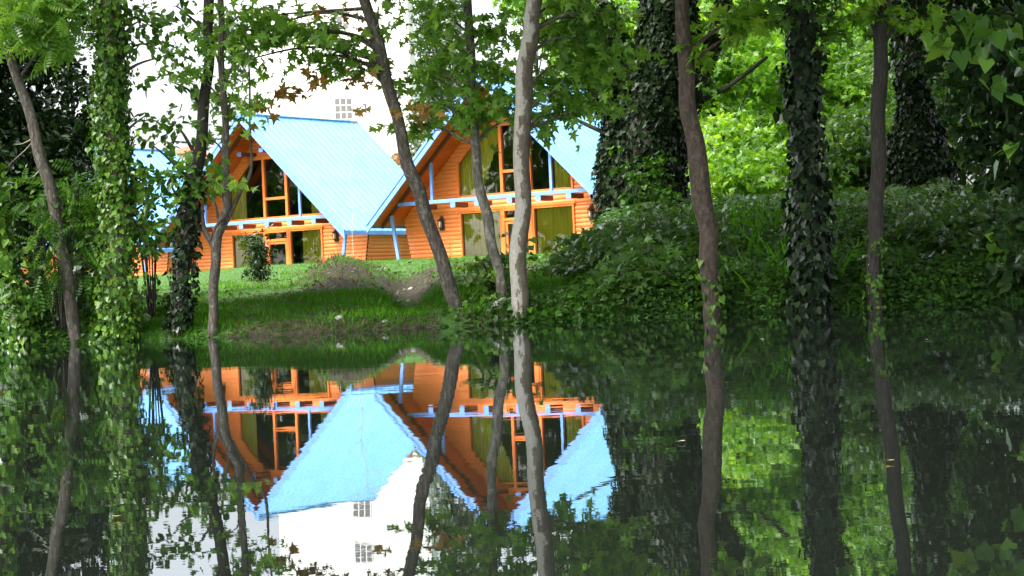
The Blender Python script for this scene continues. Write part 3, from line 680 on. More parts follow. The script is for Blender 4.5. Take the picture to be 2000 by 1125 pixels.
tree('ivy_tree', 'dark trunk with an ivy sleeve on its lower half, just left of the forked tree', 'tree', 23.2,
     [(345, 668, 34), (352, 600, 32), (362, 500, 34), (372, 400, 34), (390, 290, 28), (402, 180, 25), (408, 90, 24), (407, 0, 24)], ivy={'mat': 'leaf_ivy_dark', 'runs': [(0, 1500, .065, .10, .07, .46)]},
     clumps=[(345, 12, 60, 16, 5), (335, 160, 34, 14, 3), (345, 245, 34, 24, 5), (368, 335, 34, 28, 9), (330, 350, 40, 26, 8), (300, 285, 36, 14, 3)], lsize=.12, leaf='leaf_plane', kind='blob', seed=14, bark_='bark_dark')
tree('forked_tree', 'slender grey tree that forks into two limbs in front of the middle cabin', 'tree', 23.1,
     [(414, 666, 24), (416, 600, 23), (420, 540, 23), (421, 478, 24), (436, 430, 22), (443, 380, 20), (441, 300, 17), (437, 200, 16), (433, 90, 15), (430, 0, 15)],
     limbs=[[(420, 485, 15), (405, 462, 13), (396, 440, 10), (393, 400, 7), (398, 350, 4)], [(430, 455, 16), (452, 410, 12), (468, 375, 10), (485, 345, 9), (489, 310, 7), (485, 240, 5), (484, 150, 4), (478, 80, 3)], [(410, 470, 9), (425, 440, 6), (440, 425, 5)]],
     clumps=[(410, 85, 55, 26, 11), (465, 110, 36, 16, 6), (390, 150, 45, 16, 8), (455, 190, 40, 12, 6), (440, 212, 30, 10, 4), (405, 270, 34, 18, 5), (425, 345, 32, 20, 5), (385, 365, 36, 24, 8), (470, 25, 36, 22, 8)], leaf='leaf_fresh', lsize=.125, seed=15, bark_='bark_grey')
tree('leaning_tree', 'grey trunk leaning left between the two cabins, its foot beside the dirt path', 'tree', 23.6,
     [(907, 648, 32), (893, 600, 33), (868, 530, 32), (846, 460, 32), (822, 390, 32), (800, 330, 30), (783, 260, 28), (765, 190, 28), (740, 90, 27), (712, 0, 26)],
     limbs=[[(768, 175, 12), (735, 140, 9), (700, 118, 7), (650, 95, 5), (590, 70, 3)], [(745, 100, 9), (700, 70, 6), (640, 60, 4)]],
     clumps=[(500, 60, 46, 24, 12), (560, 62, 50, 20, 13), (625, 62, 50, 18, 12), (680, 88, 46, 22, 12), (520, 30, 55, 18, 7), (610, 108, 55, 12, 9), (700, 130, 40, 14, 6), (470, 120, 40, 18, 6), (740, 12, 50, 12, 3)], leaf='leaf_fresh', lsize=.135, seed=16)
def bronze(root, PP, rr, g):
    Ps = []; Y = 23.7
    for px, py, rx, ry, n in [(535, 190, 30, 12, 4), (590, 148, 30, 8, 3), (700, 150, 26, 8, 2), (500, 205, 20, 8, 2), (795, 205, 22, 22, 3), (712, 205, 12, 12, 1), (660, 30, 40, 20, 3)]:
        Ps.append(spray_leaves(at(px, py, Y), np.array([rx, rx, ry])*Y/F, n, 8, .13, g=g)[:5])
    A = [np.concatenate([p[i] for p in Ps]) for i in range(5)]
    leaves('bronze_leaves', A[0], A[1], A[2], A[3], 'palm', M['leaf_bronze'], root, tuple(root.location), A[4])
tree('plane_sapling', 'thin plane tree stem standing before the nearest cabin, leafing out bronze at the tips', 'tree', 23.9,
     [(994, 640, 26), (983, 580, 25), (971, 520, 25), (959, 465, 25), (946, 400, 24), (932, 330, 23), (924, 240, 22), (919, 130, 21), (914, 0, 21)], extra=bronze,
     clumps=[(845, 150, 42, 36, 14), (880, 100, 42, 36, 15), (865, 205, 42, 20, 12), (900, 235, 40, 20, 12), (835, 60, 30, 40, 9), (870, 20, 45, 25, 14), (955, 60, 40, 45, 20), (970, 140, 40, 40, 20), (960, 200, 40, 30, 20), (810, 130, 25, 20, 5), (1010, 225, 30, 16, 8), (800, 240, 30, 20, 7)], leaf='leaf_fresh', bark_='bark_pale', lsize=.125, seed=17)
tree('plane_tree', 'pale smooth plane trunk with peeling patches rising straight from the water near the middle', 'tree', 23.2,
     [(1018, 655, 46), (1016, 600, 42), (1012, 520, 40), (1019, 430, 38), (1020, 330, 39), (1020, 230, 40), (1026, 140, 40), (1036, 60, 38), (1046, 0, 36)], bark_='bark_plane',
     clumps=[(1090, 60, 45, 35, 20, .6), (1130, 130, 50, 35, 22, .6), (1090, 175, 50, 30, 22, .6), (1140, 40, 50, 40, 20, .6), (1130, 215, 40, 18, 12, .6), (1170, 90, 40, 40, 16, .6), (1075, 225, 35, 14, 7, .6), (1080, 10, 60, 20, 12, .6), (1185, 30, 40, 30, 10, .6), (1160, 175, 35, 25, 12, .6)], leaf='leaf_fresh', lsize=.13, seed=18, lump=.04)
tree('giant_ivy_tree', 'huge dark tree smothered in ivy with several limbs, right of the cabins', 'tree', 56,
     [(1268, 452, 150), (1262, 400, 146), (1262, 330, 140), (1275, 250, 128), (1290, 150, 110), (1300, 60, 95), (1305, 0, 90)],
     limbs=[[(1215, 300, 46), (1190, 225, 36), (1165, 150, 34), (1140, 70, 32), (1115, 0, 30)], [(1262, 250, 62), (1235, 170, 54), (1205, 90, 46), (1170, 0, 42)], [(1330, 250, 40), (1375, 130, 30), (1400, 60, 24), (1415, 0, 20)], [(1225, 440, 80), (1185, 462, 40), (1140, 492, 12)], [(1200, 470, 60), (1195, 380, 50), (1192, 300, 40), (1205, 250, 20)], [(1330, 215, 12), (1420, 170, 9), (1500, 110, 7)], [(1200, 268, 10), (1150, 245, 8), (1100, 220, 6), (1050, 200, 4)]],
     clumps=[(1160, 20, 60, 30, 16), (1200, 130, 50, 30, 8), (1240, 60, 50, 30, 10), (1390, 60, 60, 45, 18), (1360, 170, 50, 30, 9), (1430, 30, 60, 30, 18)], bark_='bark_dark', leaf='leaf_plane',
     ivy={'mat': 'leaf_ivy_black', 'runs': [(0, 13000, .15, .20, .02, .8), (1, 2200, .13, .16, 0, 1), (2, 3000, .14, .2, 0, 1), (3, 900, .12, .1, 0, 1), (4, 1800, .13, .12, 0, 1), (5, 3000, .13, .2, 0, 1)]}, lsize=.24, wf=1.0, seed=19, lump=.08, extra=overhead_shade(-1, 11, 34, 50, 20, .5))
tree('brown_tree', 'scaly brown trunk with a few pale ivy leaves at its foot', 'tree', 22.95,
     [(1392, 622, 44), (1386, 560, 40), (1384, 480, 44), (1374, 400, 46), (1360, 300, 44), (1345, 200, 40), (1338, 100, 36), (1332, 0, 34)], bark_='bark_red', ivy={'mat': 'leaf_ivy', 'runs': [(0, 90, .08, .13, .04, .28)]},
     clumps=[(1365, 85, 22, 22, 3), (1440, 60, 30, 26, 5), (1480, 20, 50, 24, 10)], leaf='leaf_bright', lsize=.17, seed=20, lump=.08, extra=overhead_shade(-2, 5, 18, 40, 14, .4))
tree('ivy_tree', 'dark trunk densely clad in shiny ivy, between the brown and the smooth trunk', 'tree', 22.95,
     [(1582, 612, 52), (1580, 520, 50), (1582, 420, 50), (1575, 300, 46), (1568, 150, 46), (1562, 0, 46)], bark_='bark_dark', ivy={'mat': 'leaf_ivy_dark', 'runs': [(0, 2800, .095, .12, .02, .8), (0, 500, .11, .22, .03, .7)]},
     clumps=[(1560, 10, 80, 24, 16), (1620, 30, 40, 30, 8), (1500, 30, 50, 30, 8)], leaf='leaf_plane', lsize=.12, seed=21, extra=overhead_shade(1, 9, 20, 36, 18, .4))
tree('smooth_tree', 'smooth grey trunk with a lit right edge, rightmost of the three straight trunks', 'tree', 22.95,
     [(1707, 604, 34), (1706, 520, 34), (1711, 440, 36), (1714, 330, 35), (1717, 200, 35), (1720, 90, 33), (1724, 0, 32)], bark_='bark_dark', ivy={'mat': 'leaf_ivy', 'runs': [(0, 260, .06, .05, .04, .32)]},
     clumps=[(1790, 35, 60, 30, 12), (1690, 20, 50, 25, 12)], leaf='leaf_bright', lsize=.14, seed=22, lump=.03)
tree('ivy_tree', 'ivy-hung tree with a thick leafy stump, standing further back behind the smooth trunk', 'tree', 60,
     [(1800, 385, 120), (1800, 330, 110), (1795, 270, 90), (1785, 200, 44), (1782, 100, 36), (1790, 0, 34)], limbs=[[(1770, 220, 22), (1755, 100, 20), (1748, 0, 18)]], bark_='bark_dark',
     ivy={'mat': 'leaf_ivy_black', 'runs': [(0, 6500, .15, .22, .02, .6), (0, 900, .12, .12, .55, .8), (1, 500, .12, .08, 0, 1)]}, clumps=[(1830, 120, 50, 60, 20), (1840, 40, 60, 40, 16)], leaf='leaf_plane', lsize=.2, wf=1.0, seed=23, extra=overhead_shade(9, 22, 38, 56, 20, .5))
tree('overhanging_tree', 'dark tree at the right edge with large glossy drooping leaves over the water', 'tree', 22.9,
     [(2100, 600, 60), (2090, 400, 56), (2085, 200, 50), (2080, 0, 46)], bark_='bark_dark',
     clumps=[(1930, 55, 55, 30, 20, -.6), (1970, 110, 50, 30, 14, -.3), (1990, 30, 40, 30, 14, -.3), (1960, 200, 60, 60, 26, .8), (1900, 120, 50, 50, 20, .8), (1990, 290, 50, 60, 24, .8), (1920, 290, 50, 50, 18, 1.0), (1985, 420, 30, 60, 16, .2), (1990, 530, 26, 40, 12, .1), (2060, 300, 80, 200, 60, .5)], leaf='leaf_dark', kind='blob', lsize=.16, seed=24, extra=bigleaves)

# ------------------------------------------------------------ background and side trees with world-space crowns
def big_tree(name, label, x, y, h, r, z0, trunk_r, leaf, kind, lsize, n, cat='tree', group=None, seed=1, lean=(0, 0), bark_='bark_dark', nclump=14, flat=.8, core=None):
    g = np.random.default_rng(seed); gz = float(ground(x, y)); root = empty(name, (x, y, gz), 0, label, cat, group)
    nb = NB(); top = np.array([lean[0], lean[1], h*.9]); P = smooth_path([(0, 0, -.3), (lean[0]*.2, lean[1]*.2, h*.35), tuple(top)], 26)
    rr = np.linspace(trunk_r, trunk_r*.2, 26); nb.add(*tube_np(P, rr, 9, .08, seed))
    Ps = []; zc = (z0+h)/2; hz = (h-z0)/2
    for i in range(nclump):
        u = rand_dirs(1, g)[0]*g.random()**.4; C = np.array([lean[0]*.7, lean[1]*.7, zc])+u*np.array([r*.75, r*.75, hz*.8])
        cr = r*g.uniform(.28, .5); a = spray_leaves(C, np.array([cr, cr, cr*flat]), max(3, n//nclump//9), 9, lsize, g=g, spread=lsize*1.8); tn = np.clip(a[4]*.7+g.uniform(0, .3), 0, 1); Ps.append((*a[:4], tn))
        k = int(np.clip(C[2]/(h*.9)*25*.8, 2, 24)); nb.add(*tube_np(smooth_path([P[k], (P[k]+C)/2+g.normal(size=3)*.1*r, C], 8), np.linspace(trunk_r*.3, trunk_r*.06, 8), 5))
    nb.build('trunk', M[bark_], root)
    A = [np.concatenate([p[i] for p in Ps]) for i in range(5)]
    leaves('crown', A[0], A[1], A[2], A[3], kind, M[leaf], root, None, A[4])
    return root
def X(px, Y, py=400): return float(at(px, py, Y)[0])
FG = 'woodland trees behind the bank'
big_tree('evergreen_tree', 'dense dark evergreen tree behind the leaning trunk at the left', X(70, 31), 31, 5.6, 1.15, .6, .12, 'leaf_dark', 'blob', .11, 9500, seed=31, nclump=30)
big_tree('evergreen_tree', 'narrow dark evergreen against the white sky, left of the thick ivy trunk', X(150, 34), 34, 4.6, .62, .8, .08, 'leaf_dark', 'blob', .09, 4200, seed=32, nclump=18)
big_tree('evergreen_tree', 'dark evergreen filling the far left edge behind the ivy-wrapped tree', X(-60, 30), 30, 6.0, 1.3, .4, .12, 'leaf_dark', 'blob', .12, 7000, seed=33, nclump=26)
bgspec = [  # px, Y, h, r, z0, leaf, n, label
 (1400, 72, 12, 3.4, .6, 'leaf_bright', 13000, 'bright yellow-green tree just right of the brown trunk, sunlit through'),
 (1490, 80, 13, 3.8, .8, 'leaf_fresh', 13000, 'bright tree filling the gap left of the dark ivy-clad trunk'),
 (1650, 74, 12, 3.4, .5, 'leaf_bright', 13000, 'light green tree seen between the ivy-clad and the smooth trunks'),
 (1340, 96, 17, 5.2, 1.0, 'leaf_bright', 9000, 'mid-green tree rising behind the giant ivy tree'),
 (1560, 92, 16, 5.0, .8, 'leaf_fresh', 9000, 'tall mid-green tree far behind the dark ivy-clad trunk'),
 (1740, 88, 15, 4.6, .5, 'leaf_bright', 9000, 'mid-green tree behind the smooth trunk'),
 (1860, 66, 11, 3.2, .5, 'leaf_plane', 9000, 'shaded green tree behind the leafy stump at right'),
 (1990, 50, 10, 3.4, .4, 'leaf_dark', 10000, 'dark tree in the upper right corner behind the drooping leaves'),
 (1190, 118, 20, 3.6, 9, 'leaf_bright', 6000, 'light green treetop showing between the limbs of the giant ivy tree'),
 (1060, 112, 18, 2.4, 13, 'leaf_bright', 2500, 'sunlit treetop above the ridge of the nearest cabin roof'),
 (1920, 84, 15, 6, .2, 'leaf_dark', 8000, 'dark tall tree deep in the wood at the right'),
 (1690, 112, 20, 8, .2, 'leaf_dark', 9000, 'large dark tree closing the view behind the light green one'),
 (1440, 116, 20, 8, .2, 'leaf_plane', 9000, 'large tree at the back of the wood behind the bright foliage'),
 (1290, 128, 22, 7, .2, 'leaf_dark', 8000, 'dark tree at the back, left of the bright foliage'),
 (1570, 130, 22, 8, .2, 'leaf_dark', 8000, 'dark tree deepest in the wood behind the ivy-clad trunk'),
 (1420, 64, 3.4, 2.6, .0, 'leaf_bright', 4500, 'low bright green thicket tree at the foot of the sunlit wood'),
 (1700, 62, 3.4, 2.4, .0, 'leaf_plane', 4500, 'low green thicket tree beside the leafy stump'),
]
big_tree('evergreen_tree', 'low wide dark evergreen between the two left ivy trees', X(60, 33), 33, 3.4, 1.7, .0, .1, 'leaf_dark', 'blob', .11, 9000, seed=34, nclump=30)
for i, (px, Y, h, r, z0, lf, n, lab) in enumerate(bgspec):
    big_tree('woodland_tree', lab, X(px, Y), Y, h, r, z0, .16, lf, 'palm' if lf != 'leaf_dark' else 'blob', .22 if Y < 70 else .26 if Y < 85 else .42, n, 'tree', FG, 40+i, nclump=22)
for px, Y, h, r, lab in ((855, 125, 17, 3.0, 'grey-green conifer rising in the gap beside the nearest cabin roof'), (905, 140, 19, 3.4, 'taller pale conifer behind the leaves left of the nearest cabin gable')):
    g = np.random.default_rng(int(px)); x = X(px, Y); gz = float(ground(x, Y)); root = empty('conifer', (x, Y, gz), 0, lab, 'tree', 'conifers behind the cabins')
    nb = NB(); nb.add(*tube_np(np.array([(0, 0, -.3), (0, 0, h*.5), (0, 0, h)]), np.array([.25, .15, .02]), 8)); P = []; D = []; 
    for t in np.linspace(.12, .98, 46):
        for a in g.random(9)*6.28:
            L_ = r*(1-t)**.8*g.uniform(.7, 1.1)+.15; d = np.array([math.cos(a), math.sin(a), -.25]); z = t*h
            nb.add(*tube_np(np.array([(0, 0, z), tuple(d*L_+[0, 0, z])]), np.array([.03, .01]), 3))
            m_ = int(8+L_*14); s = g.random(m_)*L_; P.append(np.array([0, 0, z])+d*s[:, None]+g.normal(size=(m_, 3))*.10); D.append(d+g.normal(size=(m_, 3))*.6)
    nb.build('trunk', M['bark_dark'], root); P = np.concatenate(P); D = np.concatenate(D)
    leaves('crown', P, D, g.normal(size=P.shape)+[0, 0, 1], .34*(.6+.7*g.random(len(P))), 'lance', M['spruce'], root)
for i, (px, Y, h, r, lf, lab) in enumerate([(215, 150, 14, 3.2, 'leaf_bright', 'distant yellow-green tree low behind the leftmost cabin'), (500, 175, 17.5, 2.3, 'leaf_bright', 'distant yellow-green treetop at the left end of the middle cabin ridge'),
      (300, 170, 15.0, 3.5, 'leaf_bright', 'distant low tree behind the low cream house'), (765, 150, 12.6, 1.5, 'leaf_bronze', 'orange-leaved shrub tree in the gap behind the middle cabin roof'), (800, 165, 13.2, 1.6, 'leaf_bright', 'small green tree between the two cabin roofs')]):
    big_tree('distant_tree', lab, X(px, Y), Y, h-3.0, r, (h-3)*.35, .2, lf, 'blob', .5, 900, 'tree', 'distant trees behind the cabins', 70+i, nclump=10)
# unseen trees: some mirrored in the cabin windows, near ones added to shade the bank
for i, (x, y, h, r) in enumerate([(-34, -14, 15, 6), (-46, -4, 16, 7), (-60, 10, 17, 7), (-23, -11, 16, 6.5), (-47, 50, 13, 6), (-50, 61, 14, 6), (-48, 72, 13, 6), (-52, 83, 14, 6), (-66, 66, 17, 7), (-74, 26, 17, 8), (-10, -13, 17, 7), (4, -15, 17, 7), (18, -13, 17, 7), (31, -8, 17, 7)]):
    big_tree('woodland_tree', ['tall', 'broad', 'leafy', 'rounded', 'spreading', 'dense', 'shady', 'heavy', 'outermost', 'stout', 'full', 'bushy', 'lofty', 'wide'][i]+' tree outside the view, added for glass reflections and bank shade', x, y, h, r, 1.5, .3, 'leaf_plane', 'blob', .7, 2600, 'tree', 'trees mirrored in the cabin glass', 180+i, nclump=16)
for i, (x, y, h, r, lf) in enumerate([(-11, 27, 10, 3, 'leaf_dark'), (-15, 33, 11, 3.5, 'leaf_plane'), (11, 26, 10, 3.4, 'leaf_dark'), (15, 32, 11, 4, 'leaf_plane'), (-19, 26, 11, 4, 'leaf_plane'), (20, 27, 11, 4, 'leaf_plane')]):  # unseen trees past both edges, added to shade the foreground
    big_tree('woodland_tree', ['dark bushy', 'rounded green', 'dark leafy', 'tall green', 'far spreading', 'outermost green'][i]+' unseen tree added for shade on the bank beyond the '+('left' if x < 0 else 'right')+' edge', x, y, h, r, .6, .2, lf, 'blob', .28, 3500, 'tree', 'unseen shade trees past the edges', 90+i, nclump=16)

# ------------------------------------------------------------ ground cover
def scatter(n, x0, x1, y0, y1, dens, g):
    x = g.uniform(x0, x1, n); y = y0+(y1-y0)*g.random(n)**(1.7 if y0 < 24 else 1.0); keep = g.random(n) < dens(x, y); return x[keep], y[keep]
g = np.random.default_rng(101)
def PXA(x, y): return 1000+4000*x/y
def grass_d(x, y):
    a = PXA(x, y); left = smooth01((1180-a)/120)*smooth01((a-235)/60); return np.clip(1.2-1.15*dirtmask(x, y)+.5*(sn(x, y, 2.2, 88) > .15), .14, 1)*(.5+.5*left)*(y > shore(x)+.02)*(np.abs(x) < .28*y+.5)*(28./y)**.3
x, y = scatter(420000, -16, 16, 23.0, 60, grass_d, g); z = ground(x, y); n = len(x)
tu = np.clip(.5+.9*sn(x, y, 3.1, 61), 0, 1); tu2 = np.clip(.5+1.1*sn(x, y, .9, 62), 0, 1); D = np.array([0, 0, 1.0])+g.normal(size=(n, 3))*.42; N_ = g.normal(size=(n, 3)); N_[:, 2] *= .3
leaves('grass', np.stack([x, y, z-.01], 1), D, N_, g.uniform(.03, .09, n)*(.5+1.3*tu*tu2)*np.clip(y/35, .9, 1.15), 'blade', M['grass'], tint=np.clip(g.beta(2, 2, n)*.5+.45*tu2-.25*(1-tu)+.05, 0, 1))
tag(bpy.data.objects['grass'], 'green grass covering the bank and crest below the cabins', 'grass', kind='stuff')
x, y = scatter(40000, -24, 12, 60, 92, lambda a, b: (np.abs(a) < b*.27)*1.0, g); z = ground(x, y); n = len(x)
D = np.array([0, 0, 1.0])+g.normal(size=(n, 3))*.3; N_ = g.normal(size=(n, 3)); N_[:, 2] *= .3
leaves('lawn_grass', np.stack([x, y, z-.01], 1), D, N_, g.uniform(.05, .10, n), 'blade', M['grass'])
tag(bpy.data.objects['lawn_grass'], 'lawn grass running back from the crest to the cabin walls', 'grass', kind='stuff')
def straw_d(x, y):
    a = PXA(x, y); path = np.exp(-((a-800)/45)**2); dry = np.maximum(np.exp(-((a-1690)/75)**2)*smooth01((y-42)/5), np.exp(-((a-1235)/50)**2-((y-40)/6)**2)); return np.maximum(np.clip(.08+.17*dirtmask(x, y), 0, 1)*(1-.93*path)*(a > 250)*np.where(a > 1250, .1, 1), dry)*(y > shore(x)+.03)
x, y = scatter(170000, -9, 12, 23.0, 58, straw_d, g); z = ground(x, y)+.12*(PXA(x, y) > 1150); n = len(x)
D = np.array([0, -.4, .25])+g.normal(size=(n, 3))*.7; N_ = g.normal(size=(n, 3))
leaves('dry_grass', np.stack([x, y, z], 1), D, N_, g.uniform(.05, .15, n)*np.clip(y/30, .9, 1.6), 'blade', M['straw'])
tag(bpy.data.objects['dry_grass'], 'dry brown grass and roots on the eroded face of the bank', 'grass', kind='stuff')
def weed_d(x, y):
    a = PXA(x, y); r_ = smooth01((a-960)/260); l_ = smooth01((270-a)/60); m_ = .07*(1-dirtmask(x, y))+.35*np.exp(-((a-930)/60)**2)
    dry = np.maximum(np.exp(-((a-1690)/70)**2)*smooth01((y-42)/5), np.exp(-((a-1235)/45)**2-((y-40)/5)**2)); return np.clip(np.maximum.reduce([r_, l_, m_])*np.clip(.42+.95*sn(x, y, .8, 31), .3, 1)*(1-.85*dry)*(1-.8*np.clip(2.2*sn(x, y, .55, 99)-.1, 0, 1)*smooth01((1420-a)/150)), 0, 1)*(y > shore(x)-.02)*(np.abs(x) < .28*y+.6)*(30./y)**.5
x, y = scatter(420000, -16, 16.5, 22.95, 58, weed_d, g); n = len(x); hh = np.clip(.24+.24*sn(x, y, 1.1, 33), .04, .55)*np.clip((PXA(x, y)-1060)/160, .22, 1)*np.clip(y/30, 1, 1.5)*smooth01((y-22.6)/1.2)*g.random(n)*np.clip((PXA(x, y)-900)/150, .2, 1)**np.where(PXA(x, y) < 280, 0, 1)
P = np.stack([x, y, ground(x, y)+hh], 1); D = g.normal(size=(n, 3)); D[:, 2] = D[:, 2]*.4-.1; D[:, 1] -= .3; N_ = np.array([0, -.45, 1.0])+g.normal(size=(n, 3))*.6
leaves('undergrowth', P, D, N_, g.uniform(.035, .10, n)*np.clip(y/28, 1, 1.7), 'blob', M['leaf_weed'], tint=np.clip(g.beta(2, 2, n)*.65+.26*sn(x, y, .7, 35)+.12, 0, 1))
tag(bpy.data.objects['undergrowth'], 'low broad-leaved undergrowth carpeting the shaded bank', 'undergrowth', kind='stuff')
# plants and grass overhanging the waterline
x = g.uniform(-7.5, 7.5, 60000); t = g.uniform(-.06, .75, 60000); y = shore(x)+t; a = PXA(x, y)
dn = np.maximum(smooth01((a-900)/150), smooth01((280-a)/50))*np.clip(.5+.8*sn(x, y, 2.2, 51), .1, 1); k = g.random(60000) < dn; x, y, t, a = x[k], y[k], t[k], a[k]; n = len(x)
hh = g.random(n)**1.3*np.clip(.14+.22*sn(x, 0*x, 2.9, 52), .03, .42); P = np.stack([x, y-.05*g.random(n), np.maximum(ground(x, y)+hh-.05, .01)], 1)
D = g.normal(size=(n, 3)); D[:, 2] = D[:, 2]*.4-.4; D[:, 1] -= .5; N_ = np.array([0, -.7, .8])+g.normal(size=(n, 3))*.6
leaves('waterside_plants', P, D, N_, g.uniform(.03, .085, n), 'heart', M['leaf_weed'], tint=np.clip(g.beta(2, 2, n)*.7+.25*sn(x, y, 2, 53), 0, 1))
tag(bpy.data.objects['waterside_plants'], 'small leafy plants hanging over the waterline', 'undergrowth', kind='stuff')
x = g.uniform(-5, 1.2, 60000); t = g.uniform(-.02, 3.0, 60000)**1.0; y = shore(x)+t; k = g.random(60000) < .5+.7*sn(x, y, 2.0, 54); x, y = x[k], y[k]; n = len(x)
D = np.array([0, -.45, .7])+g.normal(size=(n, 3))*.5; N_ = g.normal(size=(n, 3)); N_[:, 2] *= .3
leaves('waterside_grass', np.stack([x, y, np.maximum(ground(x, y)-.01, 0)], 1), D, N_, g.uniform(.04, .12, n), 'blade', M['grass'], tint=np.clip(g.beta(2, 2, n)*.45-.1, 0, 1))
tag(bpy.data.objects['waterside_grass'], 'grass tufts along the waterline below the cabins', 'grass', kind='stuff')
def fern_d(x, y):
    a = PXA(x, y); return smooth01((a-1170-60*smooth01((34-y)/6)*-2)/60)*np.clip(2.2*sn(x, y, 1.0, 71)-.15, 0, 1)*(y > shore(x)+.1)*(np.abs(x) < .28*y+.6)
x, y = scatter(150000, 0, 16.5, 23.0, 58, fern_d, g); n = len(x); P = np.stack([x, y, ground(x, y)+.15+.45*g.random(n)*np.clip(.5+sn(x, y, 2.1, 72), .1, 1)], 1)
D = g.normal(size=(n, 3)); D[:, 2] = D[:, 2]*.4-.25; D[:, 1] -= .4; N_ = np.array([0, -.5, 1.0])+g.normal(size=(n, 3))*.5
leaves('broad_leaved_plants', P, D, N_, g.uniform(.07, .16, n)*np.clip(y/32, 1, 1.6), 'palm', M['leaf_plane'], tint=np.clip(g.beta(2, 2, n)*.7+.3*sn(x, y, .8, 73), 0, 1))
tag(bpy.data.objects['broad_leaved_plants'], 'taller lobed-leaf plants in patches on the right bank', 'undergrowth', kind='stuff')
def tall_d(x, y):
    a = PXA(x, y); return smooth01((a-1230)/100)*smooth01((1700-a)/200)*np.clip(.25+1.2*sn(x, y, .7, 75), 0, 1)*(y > shore(x)+.1)*(.2+.8*smooth01((y-34)/14))
x, y = scatter(90000, 0, 13, 23.0, 60, tall_d, g); n = len(x); D = np.array([0, 0, 1.0])+g.normal(size=(n, 3))*.5; N_ = g.normal(size=(n, 3)); N_[:, 2] *= .3
leaves('tall_grass', np.stack([x, y, ground(x, y)], 1), D, N_, g.uniform(.2, .55, n), 'blade', M['grass'], tint=np.clip(g.beta(2, 2, n)*.8+.2*sn(x, y, .9, 76), 0, 1))
tag(bpy.data.objects['tall_grass'], 'tall thin grass growing through the undergrowth near the right crest', 'grass', kind='stuff')
for i, (px, py, mt_, lab) in enumerate([(227, 1015, 'leaf_yellow', 'yellow leaf floating on the reflection of the thick ivy trunk'), (1337, 866, 'twig', 'pale speck of leaf floating on the dark reflection of the giant ivy tree'),
      (986, 660, 'twig', 'tiny pale leaf floating beside the foot of the pale plane trunk'), (1485, 664, 'twig', 'tiny pale leaf floating near the bank between brown and ivy-clad trunks'), (1810, 665, 'twig', 'tiny pale leaf floating right of the smooth trunk'), (1740, 905, 'leaf_yellow', 'yellowish leaf floating low on the right side of the pond')]):
    a = px-1000; b = 562.5-py; d = at(px, py, 1.0)-np.array([0, 0, H]); Pt = np.array([0, 0, H])+d*(H/-d[2]); r = .0005*Pt[1]+.004
    V, Fq = TM['heart']; mb = MB(); mb.add([(v[0]*r*3, v[1]*r*3, v[2]*r*2+.003) for v in V], [tuple(q) for q in Fq]); o = mb.build('floating_leaf', M[mt_]); o.location = (Pt[0], Pt[1], .002); o.rotation_euler = (0, 0, i*1.3)
    tag(o, lab, 'leaf', 'leaves floating on the pond')
def woodfloor(x, y): return (np.abs(x) < y*.3)*(x > 2.0)*1.0
x, y = scatter(26000, 0, 25, 57, 90, woodfloor, g); n = len(x); P = np.stack([x, y, ground(x, y)+.5*g.random(n)], 1); D = g.normal(size=(n, 3)); D[:, 2] *= .4; N_ = np.array([0, -.3, 1.0])+g.normal(size=(n, 3))*.6
leaves('woodland_floor_plants', P, D, N_, g.uniform(.10, .24, n), 'blob', M['leaf_weed']); tag(bpy.data.objects['woodland_floor_plants'], 'leafy plants on the woodland floor behind the right bank', 'undergrowth', kind='stuff')

# ------------------------------------------------------------ bushes and single plants
def bush(name, label, px, py, Y, rx, ry, n, leaf, kind, lsize, cat='bush', group=None, seed=1, droop=.35, stems=7):
    g = np.random.default_rng(seed); C = at(px, py, Y); gz = float(ground(C[0], Y)); root = empty(name, (C[0], Y, gz), 0, label, cat, group)
    rx_, ry_ = rx*Y/F, ry*Y/F; zc = C[2]-gz; nb = NB(); Ps = []
    for i in range(stems):
        e = np.array([g.uniform(-.8, .8)*rx_, g.uniform(-.5, .5)*rx_, zc+g.uniform(-.6, .7)*ry_]); b0 = np.array([e[0]*.25, e[1]*.25, -.05])
        nb.add(*tube_np(smooth_path([b0, (b0+e)/2+[0, 0, .1*ry_], e], 9), np.linspace(.012, .004, 9), 4))
        a = spray_leaves(e, np.array([rx_*.5, rx_*.5, ry_*.5]), max(2, n//stems//8), 8, lsize, g=g, spread=lsize*1.5, droop=droop); Ps.append(a[:5])
    nb.build('stem', M['bark_dark'], root); A = [np.concatenate([p[i] for p in Ps]) for i in range(5)]
    leaves('foliage', A[0], A[1], A[2], A[3], kind, M[leaf], root, None, A[4]); return root
bush('climbing_bush', 'bright leafy bush climbing the left side of the giant ivy tree', 1262, 372, 40, 55, 88, 620, 'leaf_weed', 'heart', .13, seed=1, stems=12)
bush('bush', 'low green bush spreading at the foot of the climbing bush', 1300, 505, 38, 85, 45, 700, 'leaf_weed', 'blob', .09, seed=2, stems=12)
bush('bush', 'ivy-leaved bush wrapped round the foot of the thin plane stem', 975, 545, 24.2, 48, 85, 620, 'leaf_ivy', 'heart', .085, seed=3, stems=12)
bush('bush', 'yellow-green low bush at the water edge beside the leaning trunk foot', 950, 612, 23.6, 50, 28, 260, 'leaf_bright', 'palm', .09, seed=4)
bush('bush', 'leafy bush on the waterline right of the pale plane trunk', 1080, 598, 24, 50, 26, 320, 'leaf_weed', 'blob', .08, seed=5)
bush('bush', 'green bush at the water edge left of the brown trunk foot', 1270, 575, 24, 80, 38, 620, 'leaf_weed', 'blob', .08, seed=6, stems=10)
bush('bush', 'green bush behind the foot of the brown trunk, on its right', 1450, 470, 38, 80, 60, 800, 'leaf_weed', 'blob', .09, seed=7, stems=12)
